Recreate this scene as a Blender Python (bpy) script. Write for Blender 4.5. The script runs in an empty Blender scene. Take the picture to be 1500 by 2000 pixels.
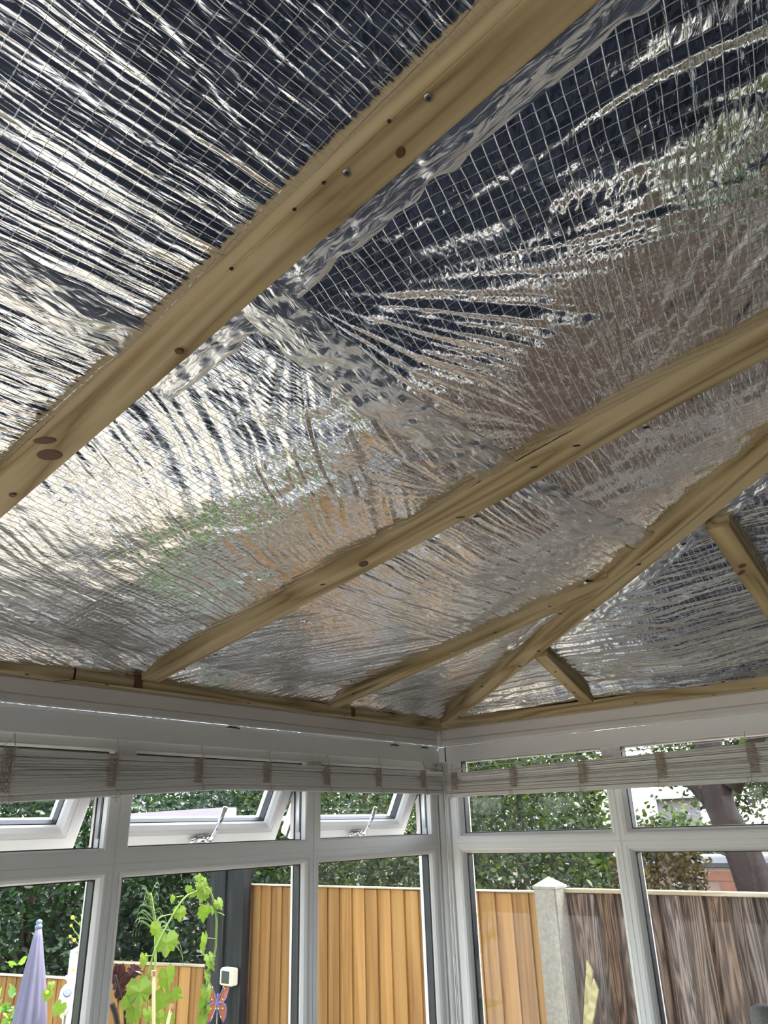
import bpy, bmesh, math, random
import numpy as np
from mathutils import Vector, Matrix
R = math.radians
PI = math.pi
random.seed(7)
rng = np.random.default_rng(11)
sc = bpy.context.scene
COL = sc.collection

# ------------------------------------------------------------------ camera
F_PX = 1448.96
YAW, PITCH, ROLL = 0.8949, 0.4043, -0.0329
CAM = np.array([-2.2876, -1.6221, 1.8230])
_f = np.array([math.cos(PITCH)*math.sin(YAW), math.cos(PITCH)*math.cos(YAW), math.sin(PITCH)])
_r0 = np.array([math.cos(YAW), -math.sin(YAW), 0.0])
_u0 = np.cross(_r0, _f)
_c, _s = math.cos(ROLL), math.sin(ROLL)
_r = _c*_r0 + _s*_u0
_u = -_s*_r0 + _c*_u0
cam_data = bpy.data.cameras.new('camera')
cam = bpy.data.objects.new('camera', cam_data)
COL.objects.link(cam)
cam.matrix_world = Matrix(((_r[0], _u[0], -_f[0], CAM[0]), (_r[1], _u[1], -_f[1], CAM[1]),
                           (_r[2], _u[2], -_f[2], CAM[2]), (0, 0, 0, 1)))
cam_data.sensor_fit = 'VERTICAL'
cam_data.sensor_height = 24.0
cam_data.lens = 24.0 * F_PX / 2000.0
cam_data.clip_start = 0.02
cam_data.clip_end = 300
sc.camera = cam

def at(px, py, n, c):
    """point where the sight line of a pixel of the 1500x2000 frame meets the plane n.p = c"""
    d = _f*F_PX + _r*(px-750) - _u*(py-1000)
    n = np.array(n, float)
    return CAM + d*((c - CAM @ n)/(d @ n))

# ------------------------------------------------------------------ world, sun, exposure
world = bpy.data.worlds.new('world'); sc.world = world
world.use_nodes = True
wn = world.node_tree; wn.nodes.clear()
sky = wn.nodes.new('ShaderNodeTexSky'); sky.sky_type = 'NISHITA'
sky.sun_disc = False
sky.sun_elevation = R(65); sky.sun_rotation = R(120)
sky.air_density = 1.0; sky.dust_density = 2.5; sky.ozone_density = 1.0
bg = wn.nodes.new('ShaderNodeBackground'); bg.inputs[1].default_value = 0.50
wo = wn.nodes.new('ShaderNodeOutputWorld')
hsw = wn.nodes.new('ShaderNodeHueSaturation'); hsw.inputs['Saturation'].default_value = 0.52
wn.links.new(sky.outputs[0], hsw.inputs['Color']); wn.links.new(hsw.outputs[0], bg.inputs[0]); wn.links.new(bg.outputs[0], wo.inputs[0])

sun_data = bpy.data.lights.new('sun', 'SUN')
sun = bpy.data.objects.new('sun', sun_data); COL.objects.link(sun)
sun_data.energy = 2.0; sun_data.angle = R(0.6); sun_data.color = (1.0, 0.95, 0.87)
sun.rotation_euler = Vector((0.36, -0.20, 0.90)).to_track_quat('Z', 'Y').to_euler()
sun.location = (0, -6, 9)

sc.view_settings.view_transform = 'Standard'
sc.view_settings.look = 'None'
sc.view_settings.gamma = 1.0
sc.view_settings.use_curve_mapping = False
sc.view_settings.exposure = 1.58
cy = sc.cycles
cy.max_bounces = 9; cy.diffuse_bounces = 4; cy.glossy_bounces = 5
cy.transmission_bounces = 3; cy.transparent_max_bounces = 14
cy.sample_clamp_indirect = 6.0
cy.caustics_reflective = False; cy.caustics_refractive = False
cy.use_denoising = True

# ------------------------------------------------------------------ materials
def new_mat(name):
    m = bpy.data.materials.new(name); m.use_nodes = True
    nt = m.node_tree; b = nt.nodes['Principled BSDF']
    return m, nt, b
def N(nt, t, **kw):
    n = nt.nodes.new(t)
    for k, v in kw.items():
        if k.startswith('i_'):
            key = k[2:]; n.inputs[int(key) if key.isdigit() else key].default_value = v
        else: setattr(n, k, v)
    return n
def plain(name, col, rough=0.5, metal=0.0, var=0.0, scale=30, bump=0.0, spec=None):
    m, nt, b = new_mat(name)
    b.inputs['Base Color'].default_value = (*col, 1)
    b.inputs['Roughness'].default_value = rough
    b.inputs['Metallic'].default_value = metal
    if spec is not None: b.inputs['Specular IOR Level'].default_value = spec
    tc = N(nt, 'ShaderNodeTexCoord')
    if var or bump:
        nz = N(nt, 'ShaderNodeTexNoise'); nz.inputs['Scale'].default_value = scale; nz.inputs['Detail'].default_value = 5
        nt.links.new(tc.outputs['Object'], nz.inputs['Vector'])
        if var:
            mx = N(nt, 'ShaderNodeMix', data_type='RGBA')
            mx.inputs['A'].default_value = (*[max(0, c*(1-var)) for c in col], 1)
            mx.inputs['B'].default_value = (*[min(1, c*(1+var)) for c in col], 1)
            nt.links.new(nz.outputs['Fac'], mx.inputs['Factor']); nt.links.new(mx.outputs['Result'], b.inputs['Base Color'])
        if bump:
            bp = N(nt, 'ShaderNodeBump'); bp.inputs['Strength'].default_value = 0.5; bp.inputs['Distance'].default_value = bump
            nt.links.new(nz.outputs['Fac'], bp.inputs['Height']); nt.links.new(bp.outputs['Normal'], b.inputs['Normal'])
    return m

def wood_mat(name, cols, axis=2, ring=14.0, streak=60.0, rough=0.7, rnd=0.0, dist=6.0, contrast=(0.3, 0.7), fine=0.35, bump=0.0006, grey=0):
    """grain runs along the axis of the object's own coordinates"""
    m, nt, b = new_mat(name)
    tc = N(nt, 'ShaderNodeTexCoord'); oi = N(nt, 'ShaderNodeObjectInfo')
    off = N(nt, 'ShaderNodeVectorMath', operation='SCALE'); off.inputs['Scale'].default_value = 37.0
    cmb = N(nt, 'ShaderNodeCombineXYZ')
    for k in range(3): nt.links.new(oi.outputs['Random'], cmb.inputs[k])
    nt.links.new(cmb.outputs[0], off.inputs[0])
    add = N(nt, 'ShaderNodeVectorMath', operation='ADD')
    nt.links.new(tc.outputs['Object'], add.inputs[0]); nt.links.new(off.outputs[0], add.inputs[1])
    sc1 = [1.0, 1.0, 1.0]; sc1[axis] = 0.09
    mp = N(nt, 'ShaderNodeMapping'); mp.inputs['Scale'].default_value = sc1
    nt.links.new(add.outputs[0], mp.inputs['Vector'])
    n1 = N(nt, 'ShaderNodeTexNoise'); n1.inputs['Scale'].default_value = ring; n1.inputs['Detail'].default_value = 2.0
    nt.links.new(mp.outputs[0], n1.inputs['Vector'])
    mul = N(nt, 'ShaderNodeMath', operation='MULTIPLY'); mul.inputs[1].default_value = dist
    nt.links.new(n1.outputs['Fac'], mul.inputs[0])
    pp = N(nt, 'ShaderNodeMath', operation='PINGPONG'); pp.inputs[1].default_value = 0.5
    nt.links.new(mul.outputs[0], pp.inputs[0])
    sc2 = [1.0, 1.0, 1.0]; sc2[axis] = 0.02
    mp2 = N(nt, 'ShaderNodeMapping'); mp2.inputs['Scale'].default_value = sc2
    nt.links.new(add.outputs[0], mp2.inputs['Vector'])
    n2 = N(nt, 'ShaderNodeTexNoise'); n2.inputs['Scale'].default_value = streak; n2.inputs['Detail'].default_value = 4.0
    nt.links.new(mp2.outputs[0], n2.inputs['Vector'])
    m2 = N(nt, 'ShaderNodeMath', operation='MULTIPLY_ADD'); m2.inputs[1].default_value = fine
    nt.links.new(n2.outputs['Fac'], m2.inputs[0])
    m3 = N(nt, 'ShaderNodeMath', operation='MULTIPLY'); m3.inputs[1].default_value = 2*(1-fine)
    nt.links.new(pp.outputs[0], m3.inputs[0]); nt.links.new(m3.outputs[0], m2.inputs[2])
    cr = N(nt, 'ShaderNodeValToRGB')
    e = cr.color_ramp.elements
    e[0].position = contrast[0]; e[0].color = (*cols[0], 1); e[1].position = contrast[1]; e[1].color = (*cols[-1], 1)
    for k, c in enumerate(cols[1:-1]):
        x = e.new(contrast[0] + (contrast[1]-contrast[0])*(k+1)/(len(cols)-1)); x.color = (*c, 1)
    nt.links.new(m2.outputs[0], cr.inputs[0])
    col = cr.outputs[0]
    if grey:
        gm = N(nt, 'ShaderNodeMix', data_type='RGBA'); hs0 = N(nt, 'ShaderNodeHueSaturation'); hs0.inputs['Saturation'].default_value = 0.25; hs0.inputs['Value'].default_value = 1.35
        nt.links.new(col, hs0.inputs['Color']); g2 = N(nt, 'ShaderNodeMath', operation='MULTIPLY_ADD'); g2.inputs[1].default_value = 7.3; nt.links.new(oi.outputs['Random'], g2.inputs[0])
        nt.links.new(n1.outputs['Fac'], g2.inputs[2]); fr_ = N(nt, 'ShaderNodeMath', operation='PINGPONG'); fr_.inputs[1].default_value = 1.0; nt.links.new(g2.outputs[0], fr_.inputs[0])
        gs = N(nt, 'ShaderNodeMath', operation='MULTIPLY'); gs.inputs[1].default_value = grey; nt.links.new(fr_.outputs[0], gs.inputs[0])
        nt.links.new(gs.outputs[0], gm.inputs['Factor']); nt.links.new(col, gm.inputs['A']); nt.links.new(hs0.outputs[0], gm.inputs['B']); col = gm.outputs['Result']
    if rnd:
        hs = N(nt, 'ShaderNodeHueSaturation')
        mr = N(nt, 'ShaderNodeMapRange'); mr.inputs['To Min'].default_value = 1-rnd; mr.inputs['To Max'].default_value = 1+rnd
        nt.links.new(oi.outputs['Random'], mr.inputs['Value']); nt.links.new(mr.outputs[0], hs.inputs['Value'])
        nt.links.new(col, hs.inputs['Color']); col = hs.outputs[0]
    nt.links.new(col, b.inputs['Base Color'])
    b.inputs['Roughness'].default_value = rough
    b.inputs['Specular IOR Level'].default_value = 0.25
    bp = N(nt, 'ShaderNodeBump'); bp.inputs['Distance'].default_value = bump; bp.inputs['Strength'].default_value = 0.7
    nt.links.new(m2.outputs[0], bp.inputs['Height']); nt.links.new(bp.outputs[0], b.inputs['Normal'])
    return m

def foil_mat(name, scrim=True, cell=(0.0135, 0.0135), hgt=0.00022, pleat=0.0):
    m, nt, b = new_mat(name)
    b.inputs['Metallic'].default_value = 1.0
    b.inputs['Base Color'].default_value = (0.80, 0.80, 0.81, 1)
    b.inputs['Roughness'].default_value = 0.12 if scrim else 0.28
    uv = N(nt, 'ShaderNodeUVMap')
    # fine crinkle, drawn out along the pull of the sheet (u)
    mp = N(nt, 'ShaderNodeMapping'); mp.inputs['Scale'].default_value = (0.28, 1, 1)
    nt.links.new(uv.outputs[0], mp.inputs['Vector'])
    n1 = N(nt, 'ShaderNodeTexNoise'); n1.inputs['Scale'].default_value = 110 if scrim else 95
    n1.inputs['Detail'].default_value = 3; n1.inputs['Distortion'].default_value = 0.8
    nt.links.new(mp.outputs[0], n1.inputs['Vector'])
    b1 = N(nt, 'ShaderNodeBump'); b1.inputs['Strength'].default_value = 1.0
    b1.inputs['Distance'].default_value = 0.0010 if scrim else 0.0035
    nt.links.new(n1.outputs['Fac'], b1.inputs['Height'])
    last = b1
    if not scrim:
        v = N(nt, 'ShaderNodeTexVoronoi'); v.inputs['Scale'].default_value = 70; v.feature = 'SMOOTH_F1'
        nt.links.new(uv.outputs[0], v.inputs['Vector'])
        b3 = N(nt, 'ShaderNodeBump'); b3.inputs['Distance'].default_value = 0.0018; b3.inputs['Strength'].default_value = 1.0
        nt.links.new(v.outputs['Distance'], b3.inputs['Height']); nt.links.new(b1.outputs[0], b3.inputs['Normal']); last = b3
    else:
        sep = N(nt, 'ShaderNodeSeparateXYZ')
        wob = N(nt, 'ShaderNodeTexNoise'); wob.inputs['Scale'].default_value = 9
        nt.links.new(uv.outputs[0], wob.inputs['Vector'])
        wa = N(nt, 'ShaderNodeVectorMath', operation='SCALE'); wa.inputs['Scale'].default_value = 0.012
        nt.links.new(wob.outputs['Color'], wa.inputs[0])
        ad = N(nt, 'ShaderNodeVectorMath', operation='ADD')
        nt.links.new(uv.outputs[0], ad.inputs[0]); nt.links.new(wa.outputs[0], ad.inputs[1])
        nt.links.new(ad.outputs[0], sep.inputs[0])
        hs = []
        for k in (0, 1):
            d = N(nt, 'ShaderNodeMath', operation='DIVIDE'); d.inputs[1].default_value = cell[k]
            nt.links.new(sep.outputs[k], d.inputs[0])
            p = N(nt, 'ShaderNodeMath', operation='PINGPONG'); p.inputs[1].default_value = 0.5
            nt.links.new(d.outputs[0], p.inputs[0])
            mr = N(nt, 'ShaderNodeMapRange'); mr.interpolation_type = 'SMOOTHSTEP'
            mr.inputs['From Min'].default_value = 0.0; mr.inputs['From Max'].default_value = 0.045
            mr.inputs['To Min'].default_value = 1.0; mr.inputs['To Max'].default_value = 0.0
            nt.links.new(p.outputs[0], mr.inputs['Value']); hs.append(mr)
        mxx = N(nt, 'ShaderNodeMath', operation='MAXIMUM')
        nt.links.new(hs[0].outputs[0], mxx.inputs[0]); nt.links.new(hs[1].outputs[0], mxx.inputs[1])
        b2 = N(nt, 'ShaderNodeBump'); b2.inputs['Distance'].default_value = hgt; b2.inputs['Strength'].default_value = 1.0
        nt.links.new(mxx.outputs[0], b2.inputs['Height']); nt.links.new(b1.outputs[0], b2.inputs['Normal'])
        last = b2
        if pleat:
            mpp = N(nt, 'ShaderNodeMapping'); mpp.inputs['Scale'].default_value = (0.03, 1, 1)
            nt.links.new(ad.outputs[0], mpp.inputs['Vector'])
            np_ = N(nt, 'ShaderNodeTexNoise'); np_.inputs['Scale'].default_value = 105; np_.inputs['Detail'].default_value = 1.5
            nt.links.new(mpp.outputs[0], np_.inputs['Vector'])
            b4 = N(nt, 'ShaderNodeBump'); b4.inputs['Distance'].default_value = pleat; b4.inputs['Strength'].default_value = 1.0
            nt.links.new(np_.outputs['Fac'], b4.inputs['Height']); nt.links.new(b2.outputs[0], b4.inputs['Normal']); last = b4
        rr = N(nt, 'ShaderNodeMapRange'); rr.inputs['To Min'].default_value = 0.12; rr.inputs['To Max'].default_value = 0.24
        nt.links.new(mxx.outputs[0], rr.inputs['Value']); nt.links.new(rr.outputs[0], b.inputs['Roughness'])
    nt.links.new(last.outputs[0], b.inputs['Normal'])
    return m

def glass_mat():
    m = bpy.data.materials.new('window_glass'); m.use_nodes = True
    nt = m.node_tree; nt.nodes.clear()
    o = N(nt, 'ShaderNodeOutputMaterial'); mix = N(nt, 'ShaderNodeMixShader')
    t = N(nt, 'ShaderNodeBsdfTransparent'); t.inputs[0].default_value = (0.95, 0.965, 0.955, 1)
    g = N(nt, 'ShaderNodeBsdfGlossy'); g.inputs['Roughness'].default_value = 0.0
    fr = N(nt, 'ShaderNodeFresnel'); fr.inputs['IOR'].default_value = 1.36
    nt.links.new(fr.outputs[0], mix.inputs[0]); nt.links.new(t.outputs[0], mix.inputs[1]); nt.links.new(g.outputs[0], mix.inputs[2])
    nt.links.new(mix.outputs[0], o.inputs[0])
    return m

def leaf_mat(name, c1, c2, trans=0.35, rough=0.45):
    m = bpy.data.materials.new(name); m.use_nodes = True
    nt = m.node_tree; b = nt.nodes['Principled BSDF']; o = nt.nodes['Material Output']
    geo = N(nt, 'ShaderNodeNewGeometry')
    mx = N(nt, 'ShaderNodeMix', data_type='RGBA')
    mx.inputs['A'].default_value = (*c1, 1); mx.inputs['B'].default_value = (*c2, 1)
    nt.links.new(geo.outputs['Random Per Island'], mx.inputs['Factor'])
    nt.links.new(mx.outputs['Result'], b.inputs['Base Color'])
    b.inputs['Roughness'].default_value = rough
    tr = N(nt, 'ShaderNodeBsdfTranslucent')
    g = N(nt, 'ShaderNodeMix', data_type='RGBA', blend_type='MULTIPLY'); g.inputs['Factor'].default_value = 1
    g.inputs['B'].default_value = (1.5, 1.5, 0.7, 1)
    nt.links.new(mx.outputs['Result'], g.inputs['A']); nt.links.new(g.outputs['Result'], tr.inputs[0])
    ms = N(nt, 'ShaderNodeMixShader'); ms.inputs[0].default_value = trans
    nt.links.new(b.outputs[0], ms.inputs[1]); nt.links.new(tr.outputs[0], ms.inputs[2]); nt.links.new(ms.outputs[0], o.inputs[0])
    return m

M = {}
M['foil'] = foil_mat('reinforced_foil'); M['foil_pleated'] = foil_mat('pleated_reinforced_foil', cell=(0.0155, 0.0085), hgt=0.00022, pleat=0.0040); M['tape'] = foil_mat('foil_tape', False)
M['glass'] = glass_mat()
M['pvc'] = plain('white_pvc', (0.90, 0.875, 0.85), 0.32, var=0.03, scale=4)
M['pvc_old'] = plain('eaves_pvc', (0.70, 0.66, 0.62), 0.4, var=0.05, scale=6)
M['plaster'] = plain('white_plaster', (0.78, 0.76, 0.72), 0.8, var=0.05, scale=8, bump=0.001)
M['rubber'] = plain('black_rubber', (0.012, 0.013, 0.018), 0.45)
M['chrome'] = plain('chrome', (0.75, 0.76, 0.78), 0.12, 1.0)
M['steel'] = plain('grey_steel', (0.5, 0.5, 0.5), 0.35, 1.0)
M['screw'] = plain('rusty_screw', (0.16, 0.07, 0.04), 0.5, 0.6)
M['screw_hole'] = plain('screw_hole', (0.03, 0.02, 0.015), 0.8)
M['timber'] = wood_mat('sawn_roof_batten', [(0.17, 0.105, 0.045), (0.38, 0.275, 0.135), (0.49, 0.37, 0.195), (0.58, 0.455, 0.26)], axis=0, ring=10, streak=130, dist=9, contrast=(0.1, 0.72), fine=0.45)
M['knot'] = plain('dark_knot', (0.11, 0.045, 0.018), 0.6, var=0.5, scale=90)
M['fence_new'] = wood_mat('orange_fence_timber', [(0.15, 0.062, 0.014), (0.26, 0.128, 0.034), (0.33, 0.18, 0.058)], axis=2, ring=9, streak=110, dist=2.5, rnd=0.22, contrast=(0.15, 0.8), fine=0.6)
M['fence_old'] = wood_mat('weathered_fence_timber', [(0.030, 0.013, 0.006), (0.095, 0.047, 0.020), (0.155, 0.094, 0.052), (0.27, 0.225, 0.18)], axis=2, ring=15, streak=190, dist=13, rnd=0.3, contrast=(0.3, 1.0), fine=0.5, grey=0.5)
M['fence_cap'] = wood_mat('pale_fence_cap', [(0.30, 0.24, 0.14), (0.46, 0.39, 0.27)], axis=1, ring=10, streak=80)
M['dark_wood'] = wood_mat('black_stained_timber', [(0.003, 0.003, 0.003), (0.009, 0.008, 0.009), (0.018, 0.016, 0.017)], axis=2, ring=8, streak=70, rough=0.6)
M['pale_stick'] = wood_mat('pale_offcut', [(0.26, 0.21, 0.08), (0.38, 0.33, 0.15)], axis=2, ring=9, streak=60)
M['cane'] = plain('bamboo_cane', (0.50, 0.36, 0.18), 0.5, var=0.2, scale=40)
M['concrete'] = plain('concrete', (0.25, 0.225, 0.18), 0.9, var=0.45, scale=70, bump=0.002)
M['slat'] = plain('white_painted_slat', (0.80, 0.765, 0.715), 0.55, var=0.05, scale=20)
M['cord'] = plain('jute_cord', (0.50, 0.42, 0.33), 0.9, var=0.2, scale=200)
M['paving'] = plain('cream_paving', (0.37, 0.315, 0.24), 0.85, var=0.16, scale=9, bump=0.002)
M['soil'] = plain('dark_soil', (0.05, 0.035, 0.022), 0.95, var=0.4, scale=20, bump=0.01)
M['bounce'] = plain('pale_bounce_ground', (0.30, 0.28, 0.26), 0.9, var=0.12, scale=14, bump=0.002)
M['lawn'] = plain('lawn_green', (0.10, 0.20, 0.035), 0.9, var=0.4, scale=40, bump=0.01)
M['floor'] = plain('slate_floor', (0.030, 0.034, 0.050), 0.35, var=0.3, scale=3)
M['grout'] = plain('grout', (0.02, 0.02, 0.022), 0.9)
M['bark'] = plain('brown_bark', (0.030, 0.017, 0.012), 0.9, var=0.6, scale=14, bump=0.02)
M['hedge'] = leaf_mat('hedge_leaf', (0.004, 0.015, 0.005), (0.038, 0.085, 0.024), 0.25, 0.35)
M['tree'] = leaf_mat('tree_leaf', (0.006, 0.018, 0.005), (0.095, 0.145, 0.035), 0.35, 0.4)
M['copper'] = leaf_mat('rusty_leaf', (0.03, 0.022, 0.004), (0.11, 0.075, 0.016), 0.35, 0.45)
M['vine'] = leaf_mat('vine_leaf', (0.075, 0.15, 0.018), (0.17, 0.26, 0.035), 0.4, 0.4)
M['lowplant'] = leaf_mat('border_leaf', (0.06, 0.16, 0.018), (0.20, 0.34, 0.04), 0.3, 0.45)
M['blade'] = leaf_mat('arching_blade', (0.02, 0.05, 0.012), (0.07, 0.12, 0.035), 0.25, 0.35)
M['plum'] = leaf_mat('plum_leaf', (0.018, 0.004, 0.007), (0.055, 0.010, 0.016), 0.2, 0.35)
M['stem'] = plain('green_stem', (0.22, 0.34, 0.06), 0.6)
M['yellow'] = plain('yellow_flower', (0.75, 0.70, 0.04), 0.6)
M['parasol'] = plain('lavender_canvas', (0.14, 0.13, 0.185), 0.85, var=0.06, scale=30)
M['parasol_tip'] = plain('grey_blue_finial', (0.11, 0.135, 0.18), 0.4)
M['rope'] = plain('tan_rope', (0.55, 0.36, 0.20), 0.9, var=0.3, scale=300)
M['white_paint'] = plain('white_post_paint', (0.72, 0.72, 0.72), 0.5, var=0.05, scale=10)
M['cream'] = plain('cream_plastic', (0.72, 0.68, 0.52), 0.45)
M['dark_panel'] = plain('dark_panel', (0.03, 0.03, 0.035), 0.15)
M['wing'] = plain('painted_wing', (0.55, 0.16, 0.06), 0.4, var=0.6, scale=60)
M['wing_edge'] = plain('wing_edge', (0.16, 0.14, 0.30), 0.3, 0.5)
M['brick'] = plain('terracotta_brick', (0.48, 0.21, 0.13), 0.9, var=0.15, scale=30, bump=0.002)
M['render_wall'] = plain('pale_mortar', (0.55, 0.36, 0.28), 0.9, var=0.1, scale=6)
M['roof_tile'] = plain('grey_roof_tile', (0.13, 0.12, 0.13), 0.8, var=0.3, scale=12)
M['sofa'] = plain('grey_woven_fabric', (0.035, 0.038, 0.055), 0.95, var=0.35, scale=260, bump=0.003)
M['fascia'] = plain('pinkish_white_fascia', (0.36, 0.30, 0.32), 0.6)

# ------------------------------------------------------------------ object helpers
def link_mesh(name, me, mat, parent=None):
    o = bpy.data.objects.new(name, me); COL.objects.link(o)
    if mat is not None: me.materials.append(mat)
    if parent is not None: o.parent = parent
    return o
def from_bm(name, bm, mat, parent=None, smooth=False):
    me = bpy.data.meshes.new(name); bm.normal_update(); bm.to_mesh(me); bm.free()
    if smooth:
        for p in me.polygons: p.use_smooth = True
    return link_mesh(name, me, mat, parent)
def tag(o, label=None, cat=None, group=None, kind=None):
    if label: o['label'] = label
    if cat: o['category'] = cat
    if group: o['group'] = group
    if kind: o['kind'] = kind
    return o
def empty(name, loc=(0, 0, 0)):
    o = bpy.data.objects.new(name, None); COL.objects.link(o); o.location = loc
    o.empty_display_size = 0.05
    return o
def thing(name, label, cat, loc=(0, 0, 0), group=None):
    return tag(empty(name, loc), label, cat, group)
def box(bm, x0, x1, y0, y1, z0, z1, mat4=None):
    vs = [bm.verts.new((x, y, z)) for z in (z0, z1) for x, y in ((x0, y0), (x1, y0), (x1, y1), (x0, y1))]
    for f in ((3, 2, 1, 0), (4, 5, 6, 7), (0, 1, 5, 4), (1, 2, 6, 5), (2, 3, 7, 6), (3, 0, 4, 7)):
        bm.faces.new([vs[i] for i in f])
    if mat4 is not None:
        for v in vs: v.co = mat4 @ v.co
    return vs
def box_obj(name, dims, mat, parent=None, bevel=0.0):
    bm = bmesh.new(); box(bm, *dims)
    if bevel: bmesh.ops.bevel(bm, geom=bm.edges[:], offset=bevel, segments=2, affect='EDGES', clamp_overlap=True)
    return from_bm(name, bm, mat, parent)
def basis(p0, p1, down=Vector((0, 0, -1))):
    p0, p1 = Vector(p0), Vector(p1)
    x = (p1-p0).normalized(); y = down.cross(x).normalized()   # y: sideways
    z = x.cross(y).normalized()
    return Matrix((( x[0], y[0], z[0], p0[0]), (x[1], y[1], z[1], p0[1]), (x[2], y[2], z[2], p0[2]), (0, 0, 0, 1))), (p1-p0).length
def tube(bm, pts, r, seg=6, cap=True):
    pts = [Vector(p) for p in pts]; rings = []
    n = len(pts); prev = None
    for i, p in enumerate(pts):
        t = (pts[min(i+1, n-1)] - pts[max(i-1, 0)])
        t = t.normalized() if t.length > 1e-9 else Vector((0, 0, 1))
        a = prev if prev is not None else (Vector((0, 0, 1)) if abs(t.z) < 0.9 else Vector((1, 0, 0)))
        s = t.cross(a)
        if s.length < 1e-6: s = t.orthogonal()
        s.normalize(); q = s.cross(t).normalized(); prev = q
        rr = r[i] if isinstance(r, (list, tuple)) else r
        rings.append([bm.verts.new(p + (math.cos(2*PI*k/seg)*s + math.sin(2*PI*k/seg)*q)*rr) for k in range(seg)])
    for A, B in zip(rings, rings[1:]):
        for k in range(seg): bm.faces.new((A[k], A[(k+1) % seg], B[(k+1) % seg], B[k]))
    if cap and seg > 2:
        bm.faces.new(rings[0][::-1]); bm.faces.new(rings[-1])
def disc(bm, c, n, r, h, seg=12, squash=1.0):
    n = Vector(n).normalized(); s = n.orthogonal().normalized(); q = n.cross(s); c = Vector(c)
    a = [bm.verts.new(c + s*math.cos(2*PI*k/seg)*r*squash + q*math.sin(2*PI*k/seg)*r) for k in range(seg)]
    b = [bm.verts.new(v.co + n*h - (v.co-c)*0.15) for v in a]
    for k in range(seg): bm.faces.new((a[k], a[(k+1) % seg], b[(k+1) % seg], b[k]))
    bm.faces.new(b)
def lathe(bm, prof, seg=20, origin=(0, 0, 0), wob=None):
    o = Vector(origin); rings = []
    for i, (r, z) in enumerate(prof):
        rings.append([bm.verts.new(o + Vector((math.cos(2*PI*k/seg)*r*(wob(k, i) if wob else 1), math.sin(2*PI*k/seg)*r*(wob(k, i) if wob else 1), z))) for k in range(seg)])
    for A, B in zip(rings, rings[1:]):
        for k in range(seg): bm.faces.new((A[k], A[(k+1) % seg], B[(k+1) % seg], B[k]))
    bm.faces.new(rings[0][::-1]); bm.faces.new(rings[-1])

# ------------------------------------------------------------------ roof planes
T1 = math.tan(R(10.5)); T2 = T1/0.655; HK = 0.655
ZB = 2.150            # underside of the battens over the wall line
ZF = ZB + 0.025       # foil lies on top of 25 mm battens
def zl(y, base=ZB): return base - y*T1
def zr(x, base=ZB): return base - x*T2
NL = Vector((0, T1, 1)).normalized(); NR = Vector((T2, 0, 1)).normalized()
def roofL(px, py, base=ZF): return at(px, py, (0, T1, 1), base)
def roofR(px, py, base=ZF): return at(px, py, (T2, 0, 1), base)

# ------------------------------------------------------------------ room shell
RX0, RY0 = -4.2, -3.3
def struct(o): o['kind'] = 'structure'; return o
fl = struct(empty('floor'))
bm = bmesh.new(); box(bm, RX0, 0.0, RY0, 0.0, -0.06, -0.004)
from_bm('floor_slab', bm, M['grout'], fl)
tile_me = None
bm = bmesh.new(); box(bm, -0.297, 0.297, -0.297, 0.297, -0.004, 0.0)
bmesh.ops.bevel(bm, geom=[e for e in bm.edges if all(v.co.z > -0.001 for v in e.verts)], offset=0.0015, segments=1, affect='EDGES')
t0 = from_bm('tile', bm, M['floor'], fl)
first = True
for i in range(7):
    for j in range(5):
        x, y = -0.4-i*0.6, -0.36-j*0.6
        if first: o = t0; first = False
        else: o = t0.copy(); COL.objects.link(o); o.parent = fl
        o.location = (x, y, 0)
SILL = 0.62
for nm, d in dict(wall_left=(RX0, 0.10, 0.0, 0.24, -0.2, SILL), wall_right=(0.0, 0.24, RY0, 0.0, -0.2, SILL),
                  wall_back=(RX0-0.2, 0.24, RY0-0.25, RY0, -0.2, 3.0), wall_end=(RX0-0.2, RX0, RY0, 0.24, -0.2, SILL)).items():
    struct(box_obj(nm, d, M['plaster']))
struct(box_obj('trim_1', (RX0, -0.02, -0.06, 0.02, SILL, SILL+0.03), M['pvc'], bevel=0.004))
struct(box_obj('trim_2', (-0.06, 0.02, RY0, 0.0, SILL, SILL+0.03), M['pvc'], bevel=0.004))
# roof panels above the foil
cb = bmesh.new()
a = 0.10
yl = RY0 - 0.05
def quad(bm, *p):
    vs = [bm.verts.new(q) for q in p]; bm.faces.new(vs)
apex = (HK*yl, yl)
for dz in (0.05, 0.09):
    quad(cb, (RX0-0.1, a, zl(a, ZF+dz)), (a*HK, a, zl(a, ZF+dz)), (apex[0], yl, zl(yl, ZF+dz)), (RX0-0.1, yl, zl(yl, ZF+dz)))
    quad(cb, (a*HK, a, zr(a*HK, ZF+dz)), (a, a, zr(a, ZF+dz)), (a, yl, zr(a, ZF+dz)), (apex[0], yl, zr(apex[0], ZF+dz)))
ceil = struct(from_bm('ceiling', cb, M['plaster']))

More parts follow.
